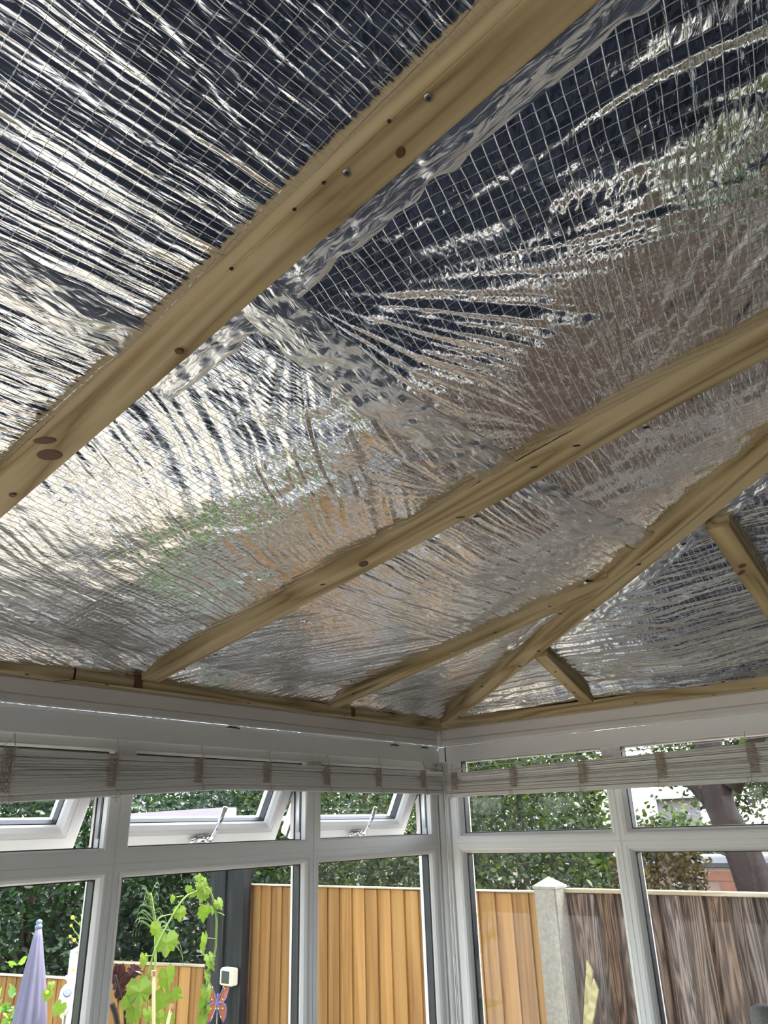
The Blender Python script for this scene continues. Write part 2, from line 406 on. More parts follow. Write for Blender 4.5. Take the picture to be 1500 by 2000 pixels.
# ------------------------------------------------------------------ windows
def PL(u, v, d): return Vector((u, -d, v))        # wall along x (left in the photo)
def PR(u, v, d): return Vector((-d, u, v))        # wall along y (right in the photo)
def ring(bm, P, u0, u1, v0, v1, prof):
    """mitred frame: prof = [(inset, depth), ...] swept round the rectangle"""
    rows = []
    for ins, d in prof:
        rows.append([bm.verts.new(P(u, v, d)) for u, v in ((u0+ins, v0+ins), (u1-ins, v0+ins), (u1-ins, v1-ins), (u0+ins, v1-ins))])
    for A, B in zip(rows, rows[1:]):
        for k in range(4): bm.faces.new((A[k], A[(k+1) % 4], B[(k+1) % 4], B[k]))
BEAD = [(0.0, -0.070), (0.0, -0.0022), (0.0010, -0.0022), (0.0016, 0.0), (0.014, 0.0), (0.0144, -0.0014), (0.0154, -0.0014), (0.0158, 0.0), (0.021, -0.0015), (0.027, -0.0075), (0.031, -0.016), (0.031, -0.0225)]
OUTER = [(0.0, -0.070), (0.020, -0.070), (0.034, -0.053), (0.034, -0.0475), (0.0295, -0.046)]
UPPER = [(0.0, -0.070), (0.0, -0.0022), (0.0010, -0.0022), (0.0016, 0.0), (0.027, 0.0), (0.031, -0.003), (0.031, -0.048), (0.026, -0.050), (0.026, -0.07), (0.0, -0.07)]
wn_i = [0]
SASH_ANGLE = R(27)
def glass_unit(P, u0, u1, v0, v1, parent):
    i = 0.028
    for d in (-0.0225, -0.0445):
        bm = bmesh.new(); vs = [bm.verts.new(P(u, v, d)) for u, v in ((u0+i, v0+i), (u1-i, v0+i), (u1-i, v1-i), (u0+i, v1-i))]
        bm.faces.new(vs); from_bm('glass_pane', bm, M['glass'], parent)
    bm = bmesh.new()
    ring(bm, P, u0, u1, v0, v1, [(0.026, -0.0235), (0.0335, -0.0235), (0.0335, -0.0440), (0.026, -0.0440)])
    ring(bm, P, u0, u1, v0, v1, [(0.030, -0.0205), (0.0335, -0.0212), (0.0335, -0.0222)])
    from_bm('spacer_gasket', bm, M['rubber'], parent)
def window(P, u0, u1, vt, vm, vb, opening, left, handle=True):
    wn_i[0] += 1
    w = struct(empty('window_%d' % wn_i[0]))
    bm = bmesh.new()
    ring(bm, P, u0, u1, vb, vm, BEAD); ring(bm, P, u0, u1, vb, vm, OUTER)
    bm.faces.ensure_lookup_table()
    from_bm('lower_frame', bm, M['pvc'], w)
    glass_unit(P, u0, u1, vb, vm, w)
    bm = bmesh.new()
    if opening:
        ring(bm, P, u0, u1, vm, vt, UPPER)
        from_bm('top_light_frame', bm, M['pvc'], w)
        bm = bmesh.new(); ring(bm, P, u0, u1, vm, vt, [(0.031, -0.044), (0.0335, -0.044), (0.0335, -0.048), (0.031, -0.048)])
        ring(bm, P, u0, u1, vm, vt, [(0.031, -0.020), (0.0325, -0.020), (0.0325, -0.023), (0.031, -0.023)])
        from_bm('weather_seal', bm, M['rubber'], w)
        sash(P, u0+0.034, u1-0.034, vt-0.036, vt-vm-0.062, w, handle)
    else:
        ring(bm, P, u0, u1, vm, vt, BEAD); ring(bm, P, u0, u1, vm, vt, OUTER)
        from_bm('top_light_frame', bm, M['pvc'], w)
        glass_unit(P, u0, u1, vm, vt, w)
    return w
def sash(P, u0, u1, vtop, h, w, handle):
    """top-hung sash, swung outwards; built in its own frame: x along, z down from the hinge, y outwards"""
    h = h/math.cos(SASH_ANGLE)*0.985
    Ls = lambda u, v, d: Vector((u, -d, v))
    bm = bmesh.new()
    ring(bm, Ls, u0, u1, -h, 0.0, [(0.004, -0.058), (0.0, -0.050), (0.0, 0.0), (0.004, 0.004), (0.030, 0.004), (0.0305, 0.002), (0.032, 0.002), (0.0325, 0.004), (0.042, 0.001), (0.050, -0.010), (0.052, -0.018)])
    ring(bm, Ls, u0, u1, -h, 0.0, [(0.004, -0.058), (0.050, -0.058), (0.050, -0.044)])
    s = from_bm('opening_sash', bm, M['pvc'], w)
    i = 0.048
    for d in (-0.018, -0.040):
        bm = bmesh.new(); vs = [bm.verts.new(Ls(u, v, d)) for u, v in ((u0+i, -h+i), (u1-i, -h+i), (u1-i, -i), (u0+i, -i))]
        bm.faces.new(vs); from_bm('glass_pane', bm, M['glass'], s)
    bm = bmesh.new()
    ring(bm, Ls, u0, u1, -h, 0.0, [(0.046, -0.0195), (0.0535, -0.0195), (0.0535, -0.039), (0.046, -0.039)])
    ring(bm, Ls, u0, u1, -h, 0.0, [(-0.0004, -0.020), (-0.003, -0.022), (-0.003, -0.026), (-0.0004, -0.028)])
    from_bm('spacer_gasket', bm, M['rubber'], s)
    # locking strip and keeps on the right edge of the sash
    bm = bmesh.new(); box(bm, u1-0.0005, u1+0.0015, 0.030, 0.042, -h+0.02, -0.02)
    for k in range(3):
        z = -h+0.05+k*0.05; tube(bm, [(u1+0.0015, 0.036, z), (u1+0.008, 0.036, z)], 0.004, 8)
    tag(from_bm('locking_strip', bm, M['steel'], s), 'steel locking strip along the sash edge')
    if handle:
        um = (u0+u1)/2 + 0.015
        bm = bmesh.new()
        prof = [(0.0, 0.0), (0.012, 0.0), (0.012, -0.006), (0.009, -0.012)]
        box(bm, um-0.034, um+0.016, -0.014, -0.004, -h+0.012, -h+0.030)
        bmesh.ops.bevel(bm, geom=bm.edges[:], offset=0.004, segments=2, affect='EDGES')
        tube(bm, [(um+0.004, -0.004, -h+0.020), (um+0.004, -0.030, -h+0.020)], 0.0085, 12)
        tube(bm, [(um+0.004, -0.024, -h+0.018), (um+0.004, -0.030, -h+0.040), (um+0.006, -0.036, -h+0.075), (um+0.008, -0.036, -h+0.118)], [0.0075, 0.0065, 0.0058, 0.0065], 10)
        tube(bm, [(um-0.030, -0.012, -h+0.021), (um-0.052, -0.020, -h+0.019)], [0.006, 0.004], 8)
        bmesh.ops.create_icosphere(bm, subdivisions=2, radius=0.010, matrix=Matrix.Translation((um+0.004, -0.026, -h+0.020)))
        tag(from_bm('cockspur_handle', bm, M['chrome'], s, True), 'chrome cockspur handle turned upwards')
    s.location = (0, 0.022, vtop)
    s.rotation_euler = (SASH_ANGLE, 0, 0)
    # friction stays: a track on each jamb and an arm out to the sash
    for side, uj in ((-1, u0-0.003), (1, u1+0.003)):
        bm = bmesh.new()
        x0, x1 = (uj-0.0028, uj) if side > 0 else (uj, uj+0.0028)
        box(bm, x0, x1, 0.026, 0.040, vtop-0.18, vtop-0.03)
        xm = uj-0.004*side
        e = Vector((xm, 0.022+math.sin(SASH_ANGLE)*h*0.62+0.012, vtop-math.cos(SASH_ANGLE)*h*0.62))
        b = Vector((xm, 0.034, vtop-0.045))
        dv = (e-b).normalized(); nv = Vector((1, 0, 0)).cross(dv)*0.006
        for q in (-1,):
            a4 = [b+nv, b-nv, e-nv, e+nv]
            v8 = [bm.verts.new(p+Vector((t, 0, 0))) for t in (-0.001, 0.001) for p in a4]
            for f in ((3, 2, 1, 0), (4, 5, 6, 7), (0, 1, 5, 4), (1, 2, 6, 5), (2, 3, 7, 6), (3, 0, 4, 7)): bm.faces.new([v8[i] for i in f])
        tube(bm, [b+Vector((-0.003, 0, 0)), b+Vector((0.003, 0, 0))], 0.006, 8)
        tag(from_bm('friction_stay', bm, M['steel'], w), 'steel friction stay of the opening top light')
VB, VM = SILL+0.03, 1.7725
lx = [-0.028, -0.6335, -1.262, -1.892, -2.52, -3.15, -3.78]
for a_, b_ in zip(lx, lx[1:]):
    window(PL, b_, a_, 2.040, VM, VB, True, True)
ry = [-0.052, -0.6415, -1.28, -1.92, -2.56, -3.2]
for a_, b_ in zip(ry, ry[1:]):
    window(PR, b_, a_, 2.075, VM, VB, False, False)
# end wall far behind the camera's left: plain glazed end
struct(box_obj('wall_end_head', (RX0-0.05, RX0, RY0, 0.1, 2.05, 2.9), M['plaster']))
PE = lambda u, v, d: Vector((RX0+d, u, v))
for k in range(4):
    wn_i[0] += 1
    w = struct(empty('window_%d' % wn_i[0]))
    bm = bmesh.new(); ring(bm, PE, -3.3+k*0.825, -2.475+k*0.825, VB, 2.06, BEAD); from_bm('frame', bm, M['pvc'], w)
    glass_unit(PE, -3.3+k*0.825, -2.475+k*0.825, VB, 2.06, w)

# corner post between the two window walls
bm = bmesh.new()
box(bm, -0.030, 0.075, -0.001, 0.075, SILL, 2.08); box(bm, 0.0, 0.075, -0.054, 0.0, SILL, 2.08)
cp = struct(from_bm('trim_3', bm, M['pvc']))
bm = bmesh.new()
for cx, cyy, rr in ((-0.012, -0.010, 0.012), (-0.030, -0.003, 0.004), (-0.004, -0.034, 0.004)):
    tube(bm, [(cx, cyy, SILL), (cx, cyy, 2.03)], rr, 14)
struct(from_bm('trim_4', bm, M['pvc'], None, True))

# eaves beam: upper band, rounded lip, lower band  (profile swept along each wall, mitred at the corner)
def sweep(name, prof, mat, which, far):
    bm = bmesh.new(); rows = []
    for o_, z in prof:
        if which == 'L': a1, b1 = Vector((-o_, -o_, z)), Vector((far, -o_, z))
        else: a1, b1 = Vector((-o_, -o_, z)), Vector((-o_, far, z))
        rows.append((bm.verts.new(a1), bm.verts.new(b1)))
    for (a1, b1), (a2, b2) in zip(rows, rows[1:]):
        bm.faces.new((a1, b1, b2, a2))
    bmesh.ops.recalc_face_normals(bm, faces=bm.faces[:])
    return struct(from_bm(name, bm, mat))
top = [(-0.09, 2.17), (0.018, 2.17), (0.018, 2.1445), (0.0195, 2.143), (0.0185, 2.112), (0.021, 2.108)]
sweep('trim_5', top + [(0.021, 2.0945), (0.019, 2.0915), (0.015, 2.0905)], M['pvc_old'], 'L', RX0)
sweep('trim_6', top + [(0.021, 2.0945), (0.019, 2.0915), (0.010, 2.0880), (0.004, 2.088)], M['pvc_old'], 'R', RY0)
sweep('trim_7', [(0.0155, 2.0902), (0.012, 2.0865), (0.0095, 2.0845), (0.0065, 2.0835)], M['pvc'], 'L', RX0)
lower = [(-0.02, 2.0845), (0.0065, 2.0840), (0.0075, 2.0825), (0.0075, 2.0345), (0.006, 2.0325), (-0.09, 2.0325)]
sweep('trim_8', lower, M['pvc'], 'L', RX0)
sweep('trim_9', [(o_+0.004 if o_ > 0 else o_, z+0.003) for o_, z in lower], M['pvc'], 'R', RY0)
# curved joint cover at the corner of the lower band
bm = bmesh.new()
box(bm, -0.0130, -0.0115, -0.042, -0.0385, 2.036, 2.086)
struct(from_bm('trim_10', bm, M['rubber']))
# vertical corner piece on the upper band
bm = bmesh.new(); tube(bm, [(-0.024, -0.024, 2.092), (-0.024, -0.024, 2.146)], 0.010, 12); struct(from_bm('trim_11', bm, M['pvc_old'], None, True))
# small dark spring clips in the lip, and marks
clips = [(455, 1423), (770, 1457), (829, 1462)]
for k, (px, py) in enumerate(clips):
    p = at(px, py, (0, 1, 0), -0.012)
    t = thing('spring_clip', ['dark metal spring clip in the eaves lip left of the blind middle', 'dark metal spring clip in the eaves lip nearer the corner', 'dark metal spring clip in the eaves lip closest to the corner'][k], 'clip', tuple(p))
    bm = bmesh.new()
    tube(bm, [(-0.022, -0.001, 0.001), (-0.012, -0.006, 0.003), (-0.004, -0.006, 0.001), (0.002, -0.004, 0.003), (0.020, -0.004, 0.001)], [0.001, 0.0022, 0.0015, 0.0025, 0.0012], 8)
    from_bm('spring', bm, M['screw_hole'], t, True)
    bm = bmesh.new(); box(bm, -0.012, 0.0, -0.004, 0.002, -0.004, 0.001); from_bm('clip_body', bm, M['pvc'], t)

# ------------------------------------------------------------------ battens
def batten(name, label, p0, p1, w, d, normal, sk0=0.0, sk1=0.0, group=None):
    """p0,p1: centre line of the underside; normal points up out of the room. own x axis = grain"""
    p0, p1 = Vector(p0), Vector(p1); x = (p1-p0).normalized(); n = Vector(normal).normalized()
    y = n.cross(x).normalized(); n = x.cross(y).normalized(); L = (p1-p0).length
    bm = bmesh.new(); nseg = max(4, int(L/0.08)); rows = []
    for i in range(nseg+1):
        t = i/nseg
        row = []
        for (yy, zz) in ((-w/2, 0), (w/2, 0), (w/2, d), (-w/2, d)):
            skew = (sk0*(1-t) + sk1*t)*yy
            jit = math.sin(i*0.63+zz*50)*0.0005
            row.append(bm.verts.new((t*L + skew, yy+jit, zz+jit*0.5)))
        rows.append(row)
    for A, B in zip(rows, rows[1:]):
        for k in range(4): bm.faces.new((A[k], B[k], B[(k+1) % 4], A[(k+1) % 4]))
    bm.faces.new(rows[0]); bm.faces.new(rows[-1][::-1])
    bmesh.ops.recalc_face_normals(bm, faces=bm.faces[:])
    long_e = [e for e in bm.edges if e.calc_face_angle(0) > 1.0 and abs((e.verts[0].co-e.verts[1].co).normalized().x) > 0.9]
    bmesh.ops.bevel(bm, geom=long_e, offset=0.0018, segments=2, affect='EDGES')
    root = empty(name, p0)
    tag(root, label, 'roof batten', group)
    root.matrix_world = Matrix(((x[0], y[0], n[0], p0[0]), (x[1], y[1], n[1], p0[1]), (x[2], y[2], n[2], p0[2]), (0, 0, 0, 1)))
    o = from_bm('timber', bm, M['timber'], root)
    return root
def mark(root, kind, pt, r, squash=1.0):
    """screw head, screw hole or knot set on the underside of a batten at a world point"""
    inv = root.matrix_world.inverted(); q = inv @ Vector(pt)
    bm = bmesh.new()
    q.z = -0.0005 if kind != 'knot' else -0.0003
    if kind == 'screw':
        disc(bm, q, (0, 0, -1), r, 0.0012, 14); from_bm('screw', bm, M['steel'], root)
        bm = bmesh.new(); c = q+Vector((0, 0, -0.0013))
        box(bm, c.x-r*0.5, c.x+r*0.5, c.y-r*0.13, c.y+r*0.13, c.z-0.0004, c.z); box(bm, c.x-r*0.13, c.x+r*0.13, c.y-r*0.5, c.y+r*0.5, c.z-0.0005, c.z)
        from_bm('screw_slot', bm, M['screw_hole'], root)
    elif kind == 'hole':
        disc(bm, q, (0, 0, -1), r, 0.0006, 8, squash); from_bm('screw_hole', bm, M['screw_hole'], root)
    elif kind == 'rust':
        disc(bm, q, (0, 0, -1), r, 0.0025, 9, squash); from_bm('screw', bm, M['screw'], root)
    else:
        disc(bm, q, (0, 0, -1), r, 0.0006, 18, squash); from_bm('knot', bm, M['knot'], root)
def on_rafter(px, py, base=ZB): return at(px, py, (0, T1, 1), base)
YS = -0.071; YE = -3.0
R1 = batten('roof_batten', 'long sawn roof batten nearest the camera, with knots and two bright screws', (-1.888, YS, zl(YS)), (-1.888, YE, zl(YE)), 0.047, 0.025, NL)
R2 = batten('roof_batten', 'middle sawn roof batten running from the left eaves to the right picture edge', (-1.262, YS, zl(YS)), (-1.262, YE, zl(YE)), 0.050, 0.025, NL)
R3 = batten('roof_batten', 'short sawn roof batten that stops against the left side of the hip batten', (-0.627, YS, zl(YS)), (-0.655, -0.985, zl(-0.985)), 0.047, 0.025, NL, sk1=-0.4)
R4 = batten('roof_batten', 'sawn roof batten left of the picture, parallel to the others', (-2.50, YS, zl(YS)), (-2.50, YE, zl(YE)), 0.047, 0.025, NL)
hd = Vector((-HK, -1, 0)).normalized()
h0 = Vector((-0.035, -0.055, zl(-0.055)-0.004)); hl = 2.95
h1 = Vector((h0.x-HK*hl, h0.y-hl, zl(-0.055-hl)-0.004))
HIP = batten('hip_batten', 'diagonal sawn hip batten rising from the room corner to the right picture edge', h0, h1, 0.050, 0.028, (NL+NR))
J1 = batten('jack_batten', 'short jack batten between the right eaves and the hip, nearest the room corner', (-0.050, -0.624, zr(-0.05)-0.006), (-0.395, -0.650, zr(-0.395)-0.006), 0.042, 0.034, NR)
J2 = batten('jack_batten', 'second jack batten leaning against the hip at the right picture edge', (-0.050, -1.262, zr(-0.05)-0.006), (-0.775, -1.272, zr(-0.775)-0.006), 0.046, 0.034, NR)
J3 = batten('jack_batten', 'jack batten right of the picture, parallel to the jack battens in view', (-0.050, -1.90, zr(-0.05)-0.004), (-1.18, -1.90, zr(-1.18)-0.004), 0.046, 0.030, NR)
PLATE_L = batten('wall_plate_batten', 'horizontal batten along the left eaves, pale underside over the left window wall', (-0.0, -0.045, 2.1445), (RX0, -0.045, 2.1445), 0.050, 0.027, (0, 0, 1))
PLATE_R = batten('wall_plate_batten', 'horizontal batten along the right eaves, over the right window wall', (-0.045, -0.07, 2.1455), (-0.045, RY0, 2.1455), 0.050, 0.027, (0, 0, 1))
for kind, px, py, r, s in (('screw', 836, 190, 0.0040, 1), ('screw', 677, 337, 0.0040, 1), ('knot', 782, 297, 0.0060, 0.8), ('rust', 350, 684, 0.0045, 1.2), ('rust', 25, 965, 0.0045, 1.2),
                           ('knot', 97, 888, 0.0125, 1.3), ('knot', 88, 860, 0.0075, 1.9), ('hole', 575, 408, 0.0022, 1), ('hole', 632, 356, 0.0022, 1), ('hole', 452, 524, 0.0025, 1), ('hole', 760, 236, 0.0022, 1)):
    mark(R1, kind, on_rafter(px, py), r, s)
for kind, px, py, r, s in (('knot', 710, 1101, 0.013, 0.75), ('hole', 930, 1008, 0.004, 1.6), ('hole', 1262, 834, 0.004, 1.6), ('hole', 1042, 912, 0.0025, 3), ('hole', 1126, 870, 0.0025, 3), ('hole', 630, 1141, 0.003, 2), ('hole', 360, 1307, 0.004, 1), ('hole', 420, 1278, 0.003, 1.3), ('knot', 900, 1010, 0.003, 3)):
    mark(R2, kind, on_rafter(px, py), r, s)
for kind, px, py, r, s in (('knot', 690, 1355, 0.011, 0.45), ('screw', 884, 1275, 0.0045, 1), ('screw', 924, 1256, 0.0045, 1), ('hole', 914, 1273, 0.003, 1), ('hole', 967, 1235, 0.005, 1.2), ('hole', 1094, 1197, 0.004, 1.2), ('hole', 1073, 1184, 0.003, 1.4), ('hole', 760, 1340, 0.003, 1)):
    mark(R3, kind, on_rafter(px, py), r, s)
for px, py in ((1052, 1271), (941, 1341), (897, 1400), (1158, 1192), (1248, 1102), (1335, 1062), (1015, 1301)):
    mark(HIP, 'hole', at(px, py, tuple((NL+NR).normalized()), float((NL+NR).normalized() @ h0)), 0.0045, 1.3)
for px, py in ((1085, 1312), (1105, 1336), (1122, 1352)): mark(J1, 'hole', at(px, py, (T2, 0, 1), zr(0)-0.006), 0.0035, 1)
mark(J2, 'knot', at(1450, 1105, (T2, 0, 1), zr(0)-0.006), 0.007, 1.4); mark(J2, 'knot', at(1448, 1118, (T2, 0, 1), zr(0)-0.006), 0.006, 2)
for px, py in ((53, 1317), (209, 1337), (486, 1373), (673, 1397), (820, 1417)): mark(PLATE_L, 'hole', at(px, py, (0, 0, 1), 2.1445), 0.0045, 1.4)
for px, py in ((1241, 1372), (1394, 1357), (1473, 1344), (1015, 1405), (978, 1409)): mark(PLATE_R, 'hole', at(px, py, (0, 0, 1), 2.1455), 0.0045, 1.4)
# dark stained end-grain packers on the front of the left plate, and a splice
for nm, px, wd in (('end_grain_packer', 270, 0.022), ('end_grain_packer', 690, 0.016)):
    p = at(px, 1332 if px < 400 else 1392, (0, 1, 0), -0.071)
    o = box_obj(nm, (-wd/2, wd/2, -0.0015, 0.001, 0.0, 0.028), M['knot'])
    o.location = (p[0], -0.0712, 2.1435)
    tag(o, 'dark stained end-grain block on the eaves batten, ' + ('at the foot of the middle roof batten' if px < 400 else 'at the foot of the short roof batten'), 'wood block')
p = at(145, 1325, (0, 1, 0), -0.071)
o = box_obj('batten_splice', (-0.0022, 0.0022, -0.0015, 0.052, -0.0006, 0.028), M['screw_hole']); o.location = (p[0], -0.0702, 2.1445); o.rotation_euler = (0, 0, R(20))
tag(o, 'dark slanted joint between two lengths of the left eaves batten', 'joint')

# ------------------------------------------------------------------ foil
class Noise1:
    def __init__(s, seed, n=512):
        g = np.random.default_rng(seed); s.t = g.uniform(-1, 1, n); s.n = n
    def __call__(s, x):
        i = np.floor(x).astype(int); f = x - i; f = f*f*(3-2*f)
        return s.t[i % s.n]*(1-f) + s.t[(i+1) % s.n]*f
class Noise2:
    def __init__(s, seed, n=128):
        g = np.random.default_rng(seed); s.t = g.uniform(-1, 1, (n, n)); s.n = n
    def __call__(s, x, y):
        i = np.floor(x).astype(int); j = np.floor(y).astype(int); fx = x-i; fy = y-j
        fx = fx*fx*(3-2*fx); fy = fy*fy*(3-2*fy); n = s.n
        a = s.t[i % n, j % n]; b = s.t[(i+1) % n, j % n]; c = s.t[i % n, (j+1) % n]; d = s.t[(i+1) % n, (j+1) % n]
        return (a*(1-fx)+b*fx)*(1-fy) + (c*(1-fx)+d*fx)*fy
N2 = [Noise2(50+k) for k in range(8)]
def fan(px, py, S, seed):
    """folds radiating from pinned points S = [(x, y, facing angle, folds per radian, strength)]"""
    num = np.zeros_like(px); den = np.zeros_like(px)
    for k, (sx, sy, face, fq, st) in enumerate(S):
        dx, dy = px-sx, py-sy; r = np.hypot(dx, dy)+1e-6
        th = np.arctan2(dy, dx)-face; th = (th+PI) % (2*PI)-PI
        n1 = Noise1(seed+k*3); n2 = Noise1(seed+k*3+1); n3 = Noise1(seed+k*3+2)
        wob = 0.04*N2[k % 8](px*6+k, py*6)
        t = th+wob
        v = (1-2*np.abs(n1(t*fq+40)))*0.34 + (1-2*np.abs(n2(t*fq*2.7+90)))*0.125 + n3(t*fq*0.35+11)*0.75
        amp = np.minimum(r, 0.30)/0.30
        w = st/(r*r+0.015**2)**2.0
        num += w*v*amp; den += w
    return num/den
def streak(x, y, ang, seed, f=100):
    """near-parallel folds running at an angle that drifts over the bay"""
    wob = 0.010*N2[seed % 8](x*5+seed, y*5) + 0.003*N2[(seed+3) % 8](x*22, y*22)
    c = -np.sin(ang)*x + np.cos(ang)*y + wob; q = np.cos(ang)*x + np.sin(ang)*y
    a, b = Noise2(seed*7+1), Noise2(seed*7+2)
    return (1-2*np.abs(a(c*f, q*2.5+5)))*0.40 + (1-2*np.abs(b(c*f*1.9, q*4+9)))*0.17 + a(c*f*0.3+30, q*1.5+3)*0.40
def pang(p, q, f=None):
    a, b = (f or roofL)(*p), (f or roofL)(*q); return math.atan2(b[1]-a[1], b[0]-a[0])
def sstep(v, a, b):
    t = np.clip((v-a)/(b-a), 0, 1); return t*t*(3-2*t)
def P2(px, py, f=roofL):
    q = f(px, py); return q[0], q[1]
def pins(lst, f=roofL):
    return [(*P2(px, py, f), R(fa), fq, st) for px, py, fa, fq, st in lst]
# pinned points: (pixel, facing angle in the roof plan, folds per radian, strength)
PIN_A = pins([(578, 400, 180, 26, 9.0), (632, 345, 180, 24, 3.0), (450, 512, 180, 34, 0.9), (765, 222, 180, 22, 5.0), (300, 645, 180, 36, 0.9), (165, 785, 180, 30, 0.8), (230, 720, 180, 30, 0.7), (40, 880, 180, 26, 0.7), (860, 120, 180, 24, 0.8)]) + \
        [(-2.50, -1.0, 0.0, 30, 1.6), (-2.50, -1.35, 0.0, 28, 1.2), (-2.50, -0.6, 0.0, 26, 1.2), (-2.5, -0.3, 0, 24, 1)]
PIN_B = pins([(565, 565, 0, 58, 7.0), (500, 640, 0, 28, 0.3), (380, 740, 0, 30, 0.3), (690, 450, 0, 22, 0.25), (250, 850, 0, 30, 0.3), (60, 985, 0, 26, 0.3), (870, 280, 0, 14, 0.25),
              (1110, 850, 180, 24, 1.6), (1240, 782, 180, 22, 1.4), (905, 965, 180, 26, 1.3), (634, 1132, 180, 30, 0.9), (760, 1030, 180, 26, 0.2), (460, 1215, 180, 26, 0.3), (1380, 700, 180, 16, 0.2)])
PIN_C = pins([(960, 975, 0, 22, 0.8), (1100, 905, 0, 24, 1.5), (800, 1050, 0, 24, 0.6), (620, 1160, 0, 24, 0.5), (1300, 830, 0, 20, 1.0), (1400, 770, 0, 22, 0.8),
              (1395, 985, 180, 24, 1.6), (1270, 1050, 180, 22, 0.9), (1480, 900, 180, 22, 1.0), (740, 1340, 180, 26, 0.8), (900, 1245, 180, 22, 0.5), (1090, 1160, 180, 22, 0.6)])
PIN_D = pins([(1180, 1160, 250, 20, 1.3), (760, 1365, 0, 22, 1.0), (900, 1380, 150, 20, 1.2), (1060, 1265, 200, 20, 1.4), (990, 1310, 190, 20, 0.8)])
PIN_E = pins([(1080, 1290, 270, 22, 2.0), (960, 1370, 300, 18, 1.0), (1410, 1040, 90, 20, 1.4), (1300, 1115, 290, 18, 0.8), (1170, 1210, 290, 18, 0.6), (1500, 1200, 180, 18, 0.6)], roofR) + [(-0.06, -1.2, PI, 16, 0.8), (-0.08, -0.95, PI, 16, 0.5)]
PIN_F = pins([(1175, 1360, 270, 20, 1.6), (1430, 1035, 270, 20, 1.5), (1500, 1180, 260, 20, 1.0)], roofR) + [(-0.4, -1.9, PI/2, 20, 1.0), (-0.1, -1.5, PI, 16, 0.7)]
PIN_G = pins([(1060, 1300, 60, 20, 1.6), (1140, 1380, 90, 18, 1.0), (930, 1375, 300, 22, 1.0)], roofR) + [(-0.02, -0.1, 4.0, 16, 0.6)]
XR = [-2.50, -1.888, -1.262, -0.64]
def bay_profile(t): return np.sin(PI*np.clip(t, 0, 1))
def edge_fade(d, w=0.018): return np.clip(d/w, 0, 1)**0.6
def disp_left(x, y):
    """how far the foil hangs below its plane, in metres"""
    h = np.zeros_like(x)
    hipx = HK*y
    for (xa, xb, S, amp, sag, seed) in ((-3.3, XR[0], PIN_A, 0.002, 0.008, 100), (XR[0], XR[1], PIN_A, 0.0034, 0.010, 100), (XR[1], XR[2], PIN_B, 0.0034, 0.012, 200), (XR[2], XR[3], PIN_C, 0.0028, 0.012, 300), (XR[3], 0.2, PIN_D, 0.0022, 0.007, 400)):
        m = (x >= xa) & (x < xb)
        if not m.any(): continue
        xm, ym = x[m], y[m]
        xe = np.minimum(xb, HK*ym) if xb > -1.3 else np.full_like(ym, xb)
        d = np.minimum(xm-xa, xe-xm)-0.02
        d = np.minimum(d, -ym-0.05)
        t = (xm-xa)/np.maximum(xe-xa, 0.05)
        v = fan(xm, ym, S, seed)
        a2 = None
        if seed == 100: a1 = pang((0, 280), (550, 560)); w = 0.7*sstep(ym, -1.30, -1.12)
        elif seed == 200:
            a1, a2 = pang((430, 720), (640, 1130)), pang((50, 1180), (300, 1290))
            mixr = sstep(ym+(xm+1.6)*0.5, -0.62, -0.42); w = 0.85*sstep(ym, -1.02, -0.86)
        elif seed == 300:
            a1, a2 = pang((960, 960), (1200, 1100)), pang((520, 1350), (830, 1300))
            mixr = sstep(ym, -0.62, -0.42); w = 0.75*np.ones_like(xm)
        else: a1 = pang((860, 1380), (1000, 1345)); w = 0.6*np.ones_like(xm)
        sv = streak(xm, ym, a1, seed//100)
        if a2 is not None: sv = sv*(1-mixr) + streak(xm, ym, a2, seed//100+3)*mixr
        v = (v*(1-w) + sv*w)*amp*(1.35 if seed == 100 else 1.15)
        v += sag*bay_profile(t)*(0.8+0.3*N2[3](xm*2.2, ym*2.2))
        v += 0.0016*N2[1](xm*16+3, ym*16) + 0.0007*N2[2](xm*42, ym*42+5) + 0.004*N2[4](xm*5.5, ym*5.5+9)
        # dip towards each pinned point
        h[m] = v*edge_fade(d) + 0.001 + 0.015*sstep(ym, -0.17, -0.075)
    return h
def disp_right(x, y):
    h = np.zeros_like(x)
    for (ya, yb, S, amp, sag, seed) in ((-0.637, 0.1, PIN_G, 0.0024, 0.006, 500), (-1.267, -0.637, PIN_E, 0.0040, 0.012, 600), (-1.90, -1.267, PIN_F, 0.0036, 0.012, 700), (-3.4, -1.90, PIN_F, 0.003, 0.010, 800)):
        m = (y >= ya) & (y < yb)
        if not m.any(): continue
        xm, ym = x[m], y[m]
        d = np.minimum(np.minimum(ym-ya, yb-ym), np.minimum(-xm-0.05, (xm-HK*ym)))-0.015
        t = (ym-ya)/(yb-ya)
        v = (fan(xm, ym, S, seed)*0.45 + 0.55*streak(xm, ym, pang((1150, 1320), (1480, 1262), roofR), seed//100, 55))*amp*1.9 + sag*bay_profile(t)
        v += 0.0016*N2[1](xm*15+3, ym*15) + 0.0007*N2[2](xm*40, ym*40+5) + 0.004*N2[5](xm*5, ym*5)
        h[m] = v*edge_fade(d) + 0.001 + 0.019*sstep(xm, -0.15, -0.072)
    return h
